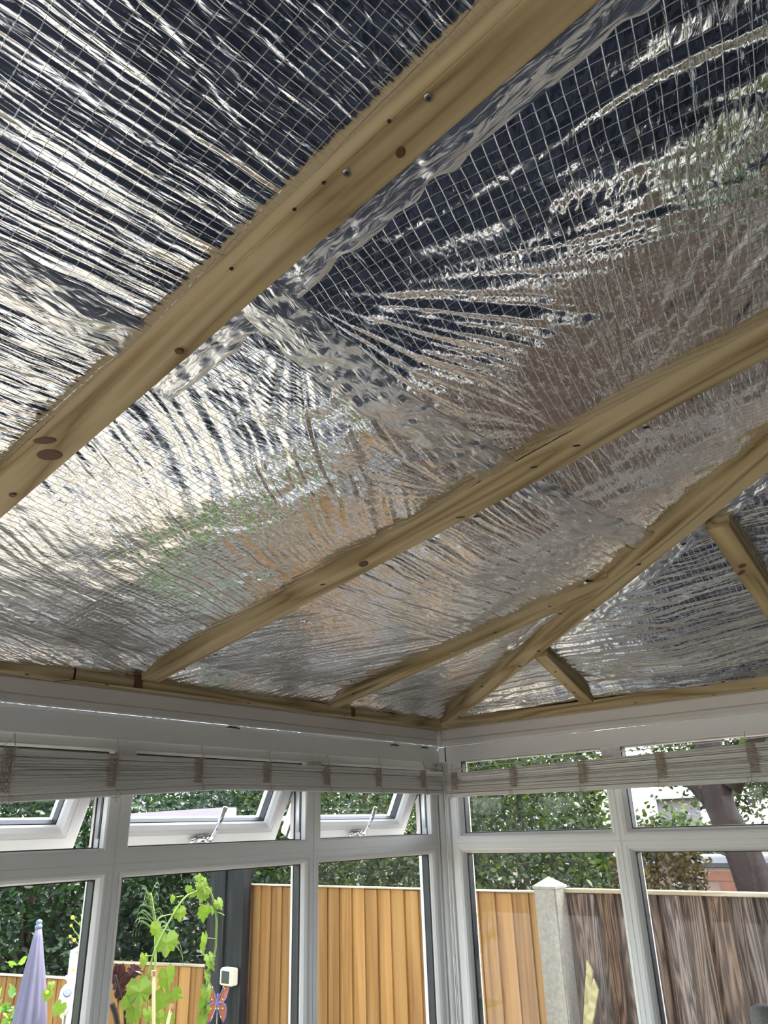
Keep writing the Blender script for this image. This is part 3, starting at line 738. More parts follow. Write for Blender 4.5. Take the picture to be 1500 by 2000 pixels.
def grid_mesh(name, xs, ys, zfun, keep, mat, rot, label, thick=False):
    X, Y = np.meshgrid(xs, ys); nx, ny = len(xs), len(ys)
    x, y = X.ravel(), Y.ravel(); z = zfun(x, y)
    kv = keep(x, y).reshape(ny, nx)
    i = np.arange((ny)*(nx)).reshape(ny, nx)
    q = np.stack([i[:-1, :-1], i[1:, :-1], i[1:, 1:], i[:-1, 1:]], -1)      # faces look down into the room
    kq = kv[:-1, :-1] & kv[1:, :-1] & kv[1:, 1:] & kv[:-1, 1:]
    q = q[kq]
    used = np.zeros(nx*ny, bool); used[q.ravel()] = True
    remap = np.cumsum(used)-1
    co = np.stack([x, y, z], 1)[used]; q = remap[q]
    me = bpy.data.meshes.new(name)
    me.vertices.add(len(co)); me.vertices.foreach_set('co', co.astype(np.float32).ravel())
    me.loops.add(q.size); me.loops.foreach_set('vertex_index', q.astype(np.int32).ravel())
    me.polygons.add(len(q)); me.polygons.foreach_set('loop_start', np.arange(0, q.size, 4, dtype=np.int32))
    me.polygons.foreach_set('loop_total', np.full(len(q), 4, np.int32))
    me.polygons.foreach_set('use_smooth', np.ones(len(q), bool))
    uvl = me.uv_layers.new(name='UVMap')
    c, s = math.cos(rot), math.sin(rot)
    uv = np.stack([co[:, 0]*c+co[:, 1]*s, -co[:, 0]*s+co[:, 1]*c], 1)[q.ravel()]
    uvl.data.foreach_set('uv', uv.astype(np.float32).ravel())
    me.update(calc_edges=True); me.validate()
    o = link_mesh(name, me, mat)
    return tag(o, label, 'foil insulation')
def axis(a, b, step, fa, fb, coarse=0.03):
    """fine between fa and fb, coarse outside"""
    out = list(np.arange(a, fa, coarse)) + list(np.arange(fa, fb, step)) + list(np.arange(fb, b+1e-6, coarse))
    return np.array(sorted(set([round(v, 5) for v in out])))
zL = lambda x, y: ZF - y*T1 - disp_left(x, y)
zR = lambda x, y: ZF - x*T2 - disp_right(x, y)
ST = 0.0034
xs = axis(-4.15, 0.05, 0.0052, -2.42, 0.0)
ysA = axis(-3.25, 0.05, 0.0016, -1.76, 0.0)
SEAM1, SEAM2 = -0.965, -1.085
L_ok = lambda x, y: x < HK*y + 0.012
xa = xs[xs <= -1.885]; xb = xs[xs >= -1.892]
grid_mesh('foil_sheet', xa, ysA[ysA <= SEAM1+0.004], zL, L_ok, M['foil_pleated'], R(-4), 'upper foil sheet left of the nearest batten, dark with dense parallel pleats')
grid_mesh('foil_sheet', xa, ysA[ysA >= SEAM1-0.004], zL, L_ok, M['foil_pleated'], R(3), 'lower foil sheet left of the nearest batten, cut off by the left picture edge')
grid_mesh('foil_sheet', xb, ysA[ysA <= SEAM2+0.004], zL, L_ok, M['foil'], R(13), 'large square-gridded foil sheet right of the nearest batten, above the long taped seam')
grid_mesh('foil_sheet', xb, ysA[ysA >= SEAM2-0.004], zL, L_ok, M['foil'], R(8), 'foil sheet between the long taped seam and the left eaves')
xr = axis(-2.1, 0.0, 0.0018, -0.95, 0.0); yr = axis(-3.25, 0.05, 0.0052, -1.55, 0.0)
grid_mesh('foil_sheet', xr, yr, zR, lambda x, y: x > HK*y - 0.012, M['foil'], R(5), 'foil sheet over the right end of the roof, beyond the hip batten')

def tape(label, pts, w, zf, seed, off=0.0012, rag=0.003):
    """crinkled adhesive foil tape laid along pts = [(x, y)], following the foil below it"""
    pts = [np.array(p, float) for p in pts]
    seg = [np.linalg.norm(b-a) for a, b in zip(pts, pts[1:])]; L = sum(seg)
    n = int(L/0.004); m = max(8, int(w/0.004))
    P, T = [], []
    for i in range(n+1):
        s = L*i/n; k = 0
        while k < len(seg)-1 and s > seg[k]: s -= seg[k]; k += 1
        P.append(pts[k] + (pts[k+1]-pts[k])*s/seg[k]); T.append((pts[k+1]-pts[k])/seg[k])
    P = np.array(P); T = np.array(T)
    for _ in range(12): T[1:-1] = (T[:-2]+T[1:-1]+T[2:])/3
    T /= np.linalg.norm(T, axis=1)[:, None]; Nn = np.stack([-T[:, 1], T[:, 0]], 1)
    sarr = np.linspace(0, L, n+1)
    e = Noise1(seed); e2 = Noise1(seed+1)
    lo = -w/2 + rag*e(sarr*40); hi = w/2 + rag*e2(sarr*40)
    t = np.linspace(0, 1, m+1)
    C = lo[:, None]*(1-t)[None] + hi[:, None]*t[None]
    X = P[:, 0:1] + Nn[:, 0:1]*C; Y = P[:, 1:2] + Nn[:, 1:2]*C
    S = np.repeat(sarr[:, None], m+1, 1)
    x, y, s, c = X.ravel(), Y.ravel(), S.ravel(), C.ravel()
    g = [Noise2(seed+5+k) for k in range(4)]
    cr = 0.0016*(1-2*np.abs(g[0](s*34+c*20, c*46))) + 0.0006*(1-2*np.abs(g[1](s*90-c*40, c*80+s*30))) + 0.002*g[2](s*11, c*22)
    ef = np.clip((1-np.abs(np.tile(t*2-1, n+1)))*5, 0, 1)
    z = zf(x, y) - off*0.5 - ef*(0.0012 + np.clip(cr+0.0008, -0.001, 0.006))
    co = np.stack([x, y, z], 1); nx = m+1
    i = np.arange((n+1)*nx).reshape(n+1, nx)
    q = np.stack([i[:-1, :-1], i[:-1, 1:], i[1:, 1:], i[1:, :-1]], -1).reshape(-1, 4)
    me = bpy.data.meshes.new('foil_tape'); me.from_pydata(co.tolist(), [], q.tolist())
    uvl = me.uv_layers.new(name='UVMap'); uvl.data.foreach_set('uv', np.stack([s, c], 1)[q.ravel()].astype(np.float32).ravel())
    for p in me.polygons: p.use_smooth = True
    o = link_mesh('foil_tape', me, M['tape'])
    return tag(o, label, 'foil tape')
tape('wide crumpled strip of silver tape on the foil left of the nearest batten', [(-2.44, -0.975), (-1.91, -0.958)], 0.068, zL, 900)
tape('crumpled silver tape running along the right edge of the nearest batten', [(-1.842, -2.2), (-1.842, -1.2), (-1.838, -0.90)], 0.045, zL, 910, rag=0.005)
tape('long crumpled silver tape seam between the nearest and the middle batten', [(-1.865, -1.105), (-1.6, -1.080), (-1.285, -1.07)], 0.070, zL, 920)
tape('crumpled silver tape seam between the middle batten and the hip', [(-1.24, -1.08), (-0.95, -1.095), (-0.75, -1.12)], 0.062, zL, 930, rag=0.004)
hp = lambda s, o_: (-HK*s + o_*0.8365, -s - o_*0.548)
tape('bright crumpled silver tape along the right side of the hip batten', [hp(2.2, 0.050), hp(1.2, 0.050), hp(0.75, 0.047)], 0.046, zR, 940, rag=0.006)
tape('bright silver tape scrap between the short roof batten and the hip', [hp(0.98, -0.045), hp(0.62, -0.045)], 0.038, zL, 950, rag=0.006)

# ------------------------------------------------------------------ blinds
def blind(P, u0, u1, zt, zb, label, side):
    """rolled-up slatted blind: P maps (along, height, distance into the room)"""
    t = thing('window_blind', label, 'blind', tuple(P((u0+u1)/2, zb((u0+u1)/2), 0.03)))
    base = Vector(t.location)
    Q = lambda u, v, d: P(u, v, d) - base
    L = abs(u1-u0); nseg = 26; g = random.Random(side)
    def slat(bm, zf, hgt, dep, thick):
        rows = []
        for i in range(nseg+1):
            u = u0+(u1-u0)*i/nseg; z = zf(u)
            rows.append([bm.verts.new(Q(u, z+a_, dep+b_)) for a_, b_ in ((-hgt/2, -thick/2), (-hgt/2*0.7, thick/2), (hgt/2*0.7, thick/2), (hgt/2, -thick/2))])
        for A, B in zip(rows, rows[1:]):
            for k in range(4): bm.faces.new((A[k], A[(k+1) % 4], B[(k+1) % 4], B[k]))
        bm.faces.new(rows[0][::-1]); bm.faces.new(rows[-1])
    for layer in range(2):
        bm = bmesh.new(); n = 21 if layer == 0 else 15
        pos, acc = [], 0.0
        for j in range(n):
            acc += 1.0 + (g.choice((0, 0, 0.8, 1.3)) if layer == 0 else 0); pos.append(acc)
        pos = [(q_-0.6)/acc for q_ in pos]
        for j in range(n):
            ph, aw = g.uniform(0, 6), g.uniform(0.0002, 0.0010)
            fr = pos[j]; jz = g.uniform(-0.0004, 0.0004)
            def zf(u, fr=fr, ph=ph, aw=aw, jz=jz):
                lo, hi = zb(u)+(0.025 if layer == 0 else 0.012), zt(u)
                return lo+(hi-lo)*fr + math.sin(u*3.1+ph)*aw + jz
            fold = 0.004*math.sin(fr*9.0)
            slat(bm, zf, 0.0025 if layer == 0 else 0.0062, (0.047+fold+g.uniform(-0.0015, 0.0015) if layer == 0 else 0.028), 0.0022)
        bmesh.ops.recalc_face_normals(bm, faces=bm.faces[:])
        o = from_bm('front_slats' if layer == 0 else 'rear_slats', bm, M['slat'], t); o['kind'] = 'stuff'
    for j, (dz, hh, dd) in enumerate(((0.0220, 0.0035, 0.050), (0.0175, 0.0036, 0.046), (0.0075, 0.014, 0.047))):
        bm = bmesh.new(); slat(bm, lambda u, dz=dz: zb(u)+dz, hh, dd, 0.0028 if j < 2 else 0.006); bmesh.ops.recalc_face_normals(bm, faces=bm.faces[:])
        from_bm('bottom_slat' if j < 2 else 'bottom_rail', bm, M['slat'], t)
    bm = bmesh.new(); slat(bm, lambda u: zt(u)+0.014, 0.003, 0.040, 0.003); from_bm('head_rail', bm, M['slat'], t)
    return t, Q, g
def fringe(t, Q, g, u, z0, z1, side):
    """knotted jute ladder: a band of little loops over the slats, a lifting cord and a loose loop below"""
    bm = bmesh.new(); n = 26
    for c in range(4):
        pts = []
        for i in range(n+1):
            f = i/n; uu = u + (c-1.5)*0.0065 + g.uniform(-0.005, 0.005)
            pts.append(Q(uu, z0+(z1-z0)*f, 0.0515+g.uniform(-0.0012, 0.003)))
        tube(bm, pts, 0.0010, 4, False)
    for i in range(26):
        z = z0+(z1-z0)*(i+0.5)/26; w_ = g.uniform(0.008, 0.014); k = g.uniform(-0.003, 0.003)
        tube(bm, [Q(u-w_, z+k, 0.0505), Q(u-w_*0.4, z-k, 0.0545), Q(u+w_*0.4, z+k, 0.0545), Q(u+w_, z-k, 0.0505)], 0.0010, 4, False)
    from_bm('jute_ladder', bm, M['cord'], t)
    bm = bmesh.new()
    zb_ = z0-0.030
    tube(bm, [Q(u+0.010, z1+0.030, 0.045), Q(u+0.011, z1, 0.054), Q(u+0.012, (z0+z1)/2, 0.055), Q(u+0.013, z0, 0.054), Q(u+0.016, zb_+0.01, 0.054), Q(u+0.02, zb_, 0.05)], 0.0009, 5)
    a0 = g.uniform(0.5, 1.5)
    tube(bm, [Q(u+0.012+0.011*math.sin(k*0.7)*a0, z0-0.006-0.008*(1-math.cos(k*0.7)), 0.056) for k in range(8)], 0.0007, 5)
    from_bm('lift_cord', bm, M['cord'], t)
zbl = lambda x: 1.928 + min(0.0, (x+1.0))*0.062 - 0.001
ztl = lambda x: 1.9985 - 0.003*max(0, -x-0.6) + 0.004*max(0, x+0.6)
tl, Ql, gl = blind(PL, -2.60, -0.045, ztl, zbl, 'rolled-up off-white slatted blind with jute ladders hanging across the left window wall', 3)
for k, u in enumerate([-0.165, -0.40, -0.635, -0.865, -1.09, -1.325, -1.560, -1.795, -2.03, -2.26]):
    fringe(tl, Ql, gl, u, zbl(u)+0.020, ztl(u)+0.002, 0)
zbr = lambda y: 1.9165+0.008*(y+0.05)
ztr = lambda y: 1.994 - 0.013*(y+0.1)
tr_, Qr, gr = blind(PR, -1.75, -0.062, ztr, zbr, 'rolled-up off-white slatted blind with jute ladders hanging across the right window wall', 5)
for k, u in enumerate([-0.100, -0.330, -0.572, -0.815, -1.065, -1.31, -1.55]):
    fringe(tr_, Qr, gr, u, zbr(u)+0.022, ztr(u)+0.002, 1)
# two thin pale strands hanging down the corner
bm = bmesh.new()
tube(bm, [(-0.058, -0.060, 2.02), (-0.060, -0.062, 1.90), (-0.058, -0.058, 1.6), (-0.061, -0.060, 1.25), (-0.058, -0.06, 1.0)], 0.0022, 6)
tube(bm, [(-0.052, -0.060, 2.02), (-0.050, -0.062, 1.90), (-0.053, -0.058, 1.6), (-0.052, -0.060, 1.25), (-0.054, -0.06, 1.0)], 0.0016, 6)
tag(from_bm('pale_strand', bm, M['slat'], None, True), 'pair of thin pale strands hanging down in front of the corner post', 'cord')
# bent wire hook above the left blind, and the cord end
p = at(14, 1452, (0, 1, 0), -0.05)
bm = bmesh.new(); tube(bm, [at(px, py, (0, 1, 0), -0.052) for px, py in ((25, 1434), (24, 1442), (9, 1455), (10, 1460), (22, 1463), (35, 1458), (36, 1466))], 0.0008, 5)
tag(from_bm('wire_hook', bm, M['steel']), 'thin bent wire hook above the left end of the left blind', 'hook')

# ------------------------------------------------------------------ furniture (low in the room)
sf = thing('sofa', 'dark navy sofa inside under the right windows, mirrored in the foil', 'sofa', (-0.45, -1.55, 0))
def cush(nm, d, b):
    o = box_obj(nm, d, M['sofa'], sf, b)
    for p_ in o.data.polygons: p_.use_smooth = True
cush('seat', (-0.40, 0.28, -0.95, 0.95, 0.12, 0.42), 0.05)
cush('backrest', (0.10, 0.34, -0.95, 0.95, 0.42, 0.86), 0.06)
for sy in (-1, 1): cush('armrest', (-0.40, 0.34, min(sy*0.95, sy*1.11), max(sy*0.95, sy*1.11), 0.12, 0.62), 0.05)
for sx in (-0.34, 0.28):
    for sy in (-0.85, 0.85): box_obj('leg', (sx-0.02, sx+0.02, sy-0.02, sy+0.02, 0.0, 0.125), M['knot'], sf)

M['fuzzy'] = plain('grey_fuzzy_cover', (0.22, 0.21, 0.20), 0.95, var=0.4, scale=200, bump=0.004)
fp = at(1478, 1992, (1, 0, 0), -0.22)
t = thing('scratching_post', 'grey fuzzy top of a tall scratching post in the bottom right corner', 'pet furniture', (-0.22, float(fp[1])-0.02, 0))
hz = float(fp[2])+0.03
bm = bmesh.new(); lathe(bm, [(0.02, hz-0.07), (0.030, hz-0.062), (0.032, hz-0.03), (0.029, hz-0.006), (0.018, hz)], 16); from_bm('fuzzy_top', bm, M['fuzzy'], t, True)
bm = bmesh.new(); lathe(bm, [(0.022, 0.04), (0.022, hz-0.06)], 14); from_bm('rope_column', bm, M['rope'], t, True)
box_obj('base', (-0.14, 0.14, -0.14, 0.14, 0.0, 0.04), M['fuzzy'], t, 0.008)

# ------------------------------------------------------------------ garden
GZ = -0.20
struct(box_obj('ground', (-70, 90, -60, 90, GZ-0.1, GZ-0.012), M['soil']))
pv = struct(empty('patio', (0, 0, 0)))
bm = bmesh.new(); box(bm, -0.296, 0.296, -0.296, 0.296, GZ-0.012, GZ)
bmesh.ops.bevel(bm, geom=[e for e in bm.edges if all(v.co.z > GZ-0.001 for v in e.verts)], offset=0.004, segments=1, affect='EDGES')
s0 = from_bm('paving_slab', bm, M['paving'], pv); first = True
for i in range(10):
    for j in range(6):
        if first: o = s0; first = False
        else: o = s0.copy(); COL.objects.link(o); o.parent = pv
        o.location = (0.03-i*0.6, 0.56+j*0.6, random.uniform(-0.002, 0.002))
for i, y in enumerate([-0.1-0.6*k for k in range(5)]):
    o = s0.copy(); COL.objects.link(o); o.parent = pv; o.location = (0.58, y, 0)
struct(box_obj('bounce_ground', (-16, -4.75, -8, 12, GZ-0.012, GZ), M['bounce']))  # unseen pale ground added to bounce light in through the end windows
lw = struct(box_obj('lawn', (-7, 0.2, 4.2, 10, GZ-0.012, GZ+0.01), M['lawn']))

def leaves(name, mat, parent, n, sample, size, jitter=0.35, seed=0, fold=0.25, droop=0.0):
    g = np.random.default_rng(seed)
    P = sample(g, n)                                  # (n,3)
    a = g.normal(size=(n, 3)); a /= np.linalg.norm(a, axis=1)[:, None]
    a[:, 2] = a[:, 2]*0.7 - droop; a /= np.linalg.norm(a, axis=1)[:, None]
    b = np.cross(a, g.normal(size=(n, 3))); b /= np.linalg.norm(b, axis=1)[:, None]
    c = np.cross(a, b)
    s = (size*(1+jitter*g.uniform(-1, 1, n)))[:, None]
    base = P; tip = P + a*s
    def side(u, w): return P + a*s*u + b*s*w + c*s*fold*abs(w)*1.3
    co = np.stack([base, side(0.24, 0.21), side(0.60, 0.25), tip, side(0.60, -0.25), side(0.24, -0.21)], 1).reshape(-1, 3)
    k = np.arange(n)[:, None]*6
    f = np.concatenate([k+[0, 2, 1], k+[0, 3, 2], k+[0, 4, 3], k+[0, 5, 4]], 0).astype(np.int32)
    me = bpy.data.meshes.new(name)
    me.vertices.add(len(co)); me.vertices.foreach_set('co', co.astype(np.float32).ravel())
    me.loops.add(f.size); me.loops.foreach_set('vertex_index', f.ravel())
    me.polygons.add(len(f)); me.polygons.foreach_set('loop_start', np.arange(0, f.size, 3, dtype=np.int32)); me.polygons.foreach_set('loop_total', np.full(len(f), 3, np.int32))
    me.update(calc_edges=True)
    o = link_mesh(name, me, mat, parent); o['kind'] = 'stuff'
    return o
def blob(c, r, lump=0.25, seed=1, shell=0.55):
    c = np.array(c); r = np.array(r)
    nn = Noise2(seed, 64)
    def f(g, n):
        d = g.normal(size=(n, 3)); d /= np.linalg.norm(d, axis=1)[:, None]
        rad = shell+(1-shell)*g.uniform(0, 1, n)**0.5
        th = np.arctan2(d[:, 1], d[:, 0])
        rad = rad*(1+lump*nn(th*2.2+20, d[:, 2]*3+20)+lump*0.6*nn(th*6+40, d[:, 2]*8+9))
        return c + d*r*rad[:, None]
    return f
def tree(name, label, cat, c, r, trunk_r, mat, n, size, seed, group=None):
    """c: crown centre"""
    t = thing(name, label, cat, (c[0], c[1], GZ-0.015), group)
    z0 = c[2]-GZ
    leaves('foliage', mat, t, n, blob((0, 0, z0), r, 0.28, seed), size, seed=seed)
    bm = bmesh.new(); g = random.Random(seed)
    tube(bm, [(0, 0, 0), (g.uniform(-.05, .05), g.uniform(-.05, .05), z0*0.4), (g.uniform(-.1, .1), g.uniform(-.1, .1), z0*0.8), (0, 0, z0+r[2]*0.6)], [trunk_r, trunk_r*0.85, trunk_r*0.6, trunk_r*0.2], 10)
    for k in range(6):
        an = k*1.05+g.uniform(0, .5); zz = z0*(0.45+0.08*k)
        tube(bm, [(0, 0, zz), (math.cos(an)*r[0]*0.35, math.sin(an)*r[1]*0.35, zz+r[2]*0.25), (math.cos(an)*r[0]*0.75, math.sin(an)*r[1]*0.75, zz+r[2]*0.45)], [trunk_r*0.4, trunk_r*0.25, trunk_r*0.08], 6)
    from_bm('trunk', bm, M['bark'], t, True)
    return t

# --- fences
def board_mesh(mat, h):
    bm = bmesh.new()
    # feather-edge board: thick edge towards -y, thin edge towards +y ; outer face towards -x
    vs = [(0, -0.058, 0), (-0.021, -0.058, 0), (-0.004, 0.058, 0), (0, 0.058, 0)]
    lo = [bm.verts.new(v) for v in vs]; hi = [bm.verts.new((v[0], v[1], h)) for v in vs]
    for k in range(4): bm.faces.new((lo[k], lo[(k+1) % 4], hi[(k+1) % 4], hi[k]))
    bm.faces.new(lo[::-1]); bm.faces.new(hi)
    bmesh.ops.recalc_face_normals(bm, faces=bm.faces[:])
    me = bpy.data.meshes.new('fence_board'); bm.to_mesh(me); bm.free(); me.materials.append(mat)
    return me
def fence(label, p0, p1, z_top, mat, pitch, seed, cap=None, group=None, ragged=0.004):
    p0, p1 = Vector((*p0, GZ-0.012)), Vector((*p1, GZ-0.012)); d = p1-p0; L = d.length; d.normalize()
    ang = math.atan2(d.y, d.x) - PI/2
    t = thing('fence_panel', label, 'fence', tuple(p0), group); t.rotation_euler = (0, 0, ang)
    H = z_top-(GZ-0.012); me = board_mesh(mat, H-0.002); g = random.Random(seed)
    n = int(L/pitch)
    for i in range(n+1):
        o = bpy.data.objects.new('fence_board', me); COL.objects.link(o); o.parent = t
        o.location = (-0.002-(i % 2)*0.0005, min(L-0.05, 0.05+i*pitch), 0.0); o.rotation_euler = (0, 0, R(g.uniform(-1.2, 1.2)+(3 if mat is M['fence_new'] else -4))); o.scale = (1, g.uniform(0.96, 1.03), 1+g.uniform(-ragged, ragged)/H)
    for z in (0.25, H*0.5, H-0.22):
        box_obj('fence_rail', (0.004, 0.045, 0.0, L, z-0.03, z+0.03), mat, t)
    if cap: box_obj('fence_cap', (-0.028, 0.030, 0.0, L, H, H+cap), M['fence_cap'], t, bevel=0.002)
    return t
XF = 1.0
fence('tall orange feather-edge fence panel left of the concrete post', (XF, 0.17), (XF, 2.20), 1.545, M['fence_new'], 0.088, 1, cap=0.006)
fence('weathered brown and grey feather-edge fence panel right of the concrete post', (XF, -1.86), (XF, 0.07), 1.550, M['fence_old'], 0.090, 2, cap=0.014)
fence('weathered fence panel right of the picture, beyond the weathered panel in view', (XF, -3.9), (XF, -1.96), 1.550, M['fence_old'], 0.090, 3, cap=0.014)
ld = Vector((-0.28, 0.96)).normalized()
q0 = Vector((1.06, 2.36))
q1 = q0+ld*1.02; q2 = q1+ld*0.02; q3 = q2+ld*2.6
fence('low orange fence panel behind the vine, with a pale top edge', tuple(q0), tuple(q1), 1.098, M['fence_new'], 0.088, 4, cap=0.008)
fence('low orange fence panel behind the folded parasol', tuple(q2), tuple(q3), 1.000, M['fence_new'], 0.088, 5, cap=0.006)
# concrete posts
def cpost(label, x, y, ztop, group=None):
    t = thing('concrete_post', label, 'fence post', (x, y, GZ-0.015), group)
    H = ztop-GZ; s = 0.052
    bm = bmesh.new(); vs = box(bm, -s, s, -s, s, 0, H-0.045)
    bmesh.ops.bevel(bm, geom=[e for e in bm.edges if abs((e.verts[0].co-e.verts[1].co).z) > 0.5], offset=0.006, segments=2, affect='EDGES')
    from_bm('shaft', bm, M['concrete'], t)
    bm = bmesh.new(); s2 = s+0.003
    b = [bm.verts.new((x_, y_, H-0.045)) for x_, y_ in ((-s2, -s2), (s2, -s2), (s2, s2), (-s2, s2))]
    m_ = [bm.verts.new((v.co.x, v.co.y, H-0.036)) for v in b]; ap = bm.verts.new((0, 0, H))
    for k in range(4):
        bm.faces.new((b[k], b[(k+1) % 4], m_[(k+1) % 4], m_[k])); bm.faces.new((m_[k], m_[(k+1) % 4], ap))
    bm.faces.new(b[::-1])
    from_bm('pyramid_cap', bm, M['concrete'], t)
pp = at(1092, 1704, (1, 0, 0), 0.955)
cpost('grey concrete fence post with a pyramid cap between the orange and the weathered panel', 0.945, 0.118, pp[2])
cpost('concrete fence post right of the picture', 0.945, -1.91, pp[2])
# pale sticks leaning by the post
for k, (a_, b_) in enumerate((((1153, 1877), (1147, 1990)), ((1166, 1913), (1152, 1994)))):
    top_ = Vector(at(*a_, (1, 0, 0), 0.955 if k == 0 else 0.935)); bot = Vector(at(*b_, (1, 0, 0), 0.925 if k == 0 else 0.90))
    bot = top_ + (bot-top_)*((top_.z-GZ)/(top_.z-bot.z)); bot.z = GZ
    m4, L = basis(bot, top_, Vector((1, 0, 0)))
    bm = bmesh.new(); box(bm, 0, L, -0.014, 0.014, -0.006, 0.006)
    for v in bm.verts:
        if v.co.x > L*0.9: v.co.x -= (v.co.y+0.014)*1.2
    o = from_bm('timber_stake', bm, M['pale_stick']); o.matrix_world = m4
    tag(o, ['taller pale timber stake leaning by the concrete post', 'shorter pale timber stake leaning by the concrete post'][k], 'stake')
# black stained post with roof beam, detector box, butterfly
t = thing('black_timber_post', 'broad black-stained timber post at the end of the orange fence', 'post', (0.90, 2.215, GZ-0.015))
H = 1.87-GZ
bm = bmesh.new(); box(bm, 0.0, 0.055, -0.15, 0.0, 0, H-0.06)
for v in bm.verts:
    if v.co.z > 1 and v.co.y < -0.1: v.co.z -= 0.10
from_bm('board', bm, M['dark_wood'], t)
bm = bmesh.new(); box(bm, -0.012, 0.040, 0.004, 0.150, 0, H); from_bm('board', bm, M['dark_wood'], t)
t = thing('canopy_beam', 'pinkish-white roof edge beam resting on the black post, seen through the middle top light', 'beam', (0.9, 2.2, 1.875))
YC = float(at(222, 1750, (1, 0, 0), 0.9)[1])-2.2
box_obj('fascia', (-0.10, 0.02, -0.02, YC+0.05, 0.02, 0.10), M['fascia'], t, 0.004); box_obj('soffit', (-0.08, 0.7, -0.02, YC+0.05, 0.02, 0.05), M['fascia'], t)
box_obj('support', (-0.02, 0.04, YC-0.03, YC+0.03, -2.075, 0.02), M['dark_wood'], t)
p = at(453, 1906, (1, 0, 0), 0.885)
t = thing('sensor_box', 'square cream sensor box with a dark window on the black post', 'sensor', (0.888, p[1], p[2]))
b0 = box_obj('case', (-0.045, 0.0, -0.05, 0.05, -0.042, 0.042), M['cream'], t, 0.005)
box_obj('front_rim', (-0.052, -0.044, -0.045, 0.045, -0.037, 0.037), M['cream'], t, 0.003)
box_obj('dark_window', (-0.0535, -0.051, -0.036, 0.030, -0.030, 0.030), M['dark_panel'], t)
# metal butterfly
p = at(425, 1957, (1, 0, 0), 0.84)
t = thing('butterfly_ornament', 'painted metal butterfly with orange spotted wings beside the black post', 'ornament', tuple(p))
vdir = Vector((0.62, -0.78, 0)).normalized()
def wing(sgn, pts, z):
    bm = bmesh.new(); vs = []
    for u, v in pts: vs.append(bm.verts.new(vdir*(u*sgn) + Vector((0, 0, v)) + Vector((-0.4, -0.3, 0))*abs(u)*0.35))
    f = bm.faces.new(vs)
    bmesh.ops.solidify(bm, geom=[f], thickness=0.002)
    w = from_bm('wing', bm, M['wing'], t)
    bm = bmesh.new(); tube(bm, [vdir*(u*sgn) + Vector((0, 0, v)) + Vector((-0.4, -0.3, 0))*abs(u)*0.35 for u, v in pts+pts[:1]], 0.004, 5, False); from_bm('wing_rim', bm, M['wing_edge'], w)
    bm = bmesh.new()
    for k in range(3):
        u, v = pts[(k*2+3) % len(pts)]; u *= 0.6; v = v*0.72
        disc(bm, vdir*(u*sgn)+Vector((0, 0, v))+Vector((-0.4, -0.3, 0))*abs(u)*0.35+Vector((-0.004, -0.003, 0)), (-0.8, -0.6, 0), 0.004, 0.002, 8)
    from_bm('wing_spot', bm, M['yellow'], w)['kind'] = 'stuff'
for sgn in (-1, 1):
    wing(sgn, [(0.004, 0.0), (0.012, 0.03), (0.03, 0.065), (0.05, 0.10), (0.062, 0.112), (0.066, 0.09), (0.062, 0.06), (0.05, 0.02), (0.03, -0.002)], 0)
    wing(sgn, [(0.004, -0.004), (0.028, -0.004), (0.046, -0.012), (0.054, -0.04), (0.050, -0.07), (0.040, -0.095), (0.028, -0.082), (0.012, -0.04)], 0)
bm = bmesh.new(); lathe(bm, [(0.002, -0.05), (0.006, -0.035), (0.005, -0.005), (0.008, 0.012), (0.006, 0.024), (0.008, 0.034), (0.003, 0.042)], 10); from_bm('body', bm, M['wing_edge'], t, True)
bm = bmesh.new(); tube(bm, [(0, 0, -0.04), (0.01, 0.005, -0.5), (0, 0, GZ-p[2])], 0.003, 6); from_bm('stake', bm, M['steel'], t)

# --- parasol
pt = Vector(at(77, 1797, (0, 1, 0), 1.55)); pb = Vector(at(58, 1995, (0, 1, 0), 1.50))
axisv = (pt-pb).normalized()
t = thing('parasol', 'closed lavender garden parasol tied with rope in front of the low fence', 'parasol', (pt.x-axisv.x/axisv.z*(pt.z-GZ), pt.y-axisv.y/axisv.z*(pt.z-GZ), GZ-0.002))
t.rotation_euler = axisv.to_track_quat('Z', 'Y').to_euler()
H = (pt-Vector(t.location)).length
wob = lambda k, i: 1 + (0.20*math.cos(k*PI*0.5+i*0.15) + 0.10*math.cos(k*PI+i*0.3))*min(1, i/3)
bm = bmesh.new()
prof = [(0.012, H-0.03), (0.017, H-0.06), (0.026, H-0.13), (0.036, H-0.20), (0.047, H-0.28), (0.054, H-0.34), (0.052, H-0.39), (0.036, H-0.425), (0.040, H-0.46), (0.055, H-0.56), (0.058, H-0.75), (0.05, H-0.8)]
lathe(bm, prof[::-1], 40, wob=lambda k, i: wob(k, len(prof)-1-i)); from_bm('canopy', bm, M['parasol'], t, True)
bm = bmesh.new(); lathe(bm, [(0.006, H-0.035), (0.014, H-0.03), (0.014, H-0.018), (0.009, H-0.016), (0.012, H-0.010), (0.012, H-0.004), (0.004, H+0.003)], 16); from_bm('finial', bm, M['parasol_tip'], t, True)
bm = bmesh.new()
for k in range(3):
    tube(bm, [(math.cos(a_)*(0.042), math.sin(a_)*(0.042), H-0.424-k*0.007+0.003*math.sin(a_*2)) for a_ in [i*PI/9 for i in range(19)]], 0.004, 6)
tube(bm, [(-0.03, -0.03, H-0.425), (-0.06, -0.04, H-0.41), (-0.075, -0.05, H-0.43)], 0.004, 6)
from_bm('rope_tie', bm, M['rope'], t)
bm = bmesh.new(); tube(bm, [(0, 0, 0), (0, 0, H-0.05)], 0.012, 10); from_bm('pole', bm, M['white_paint'], t)
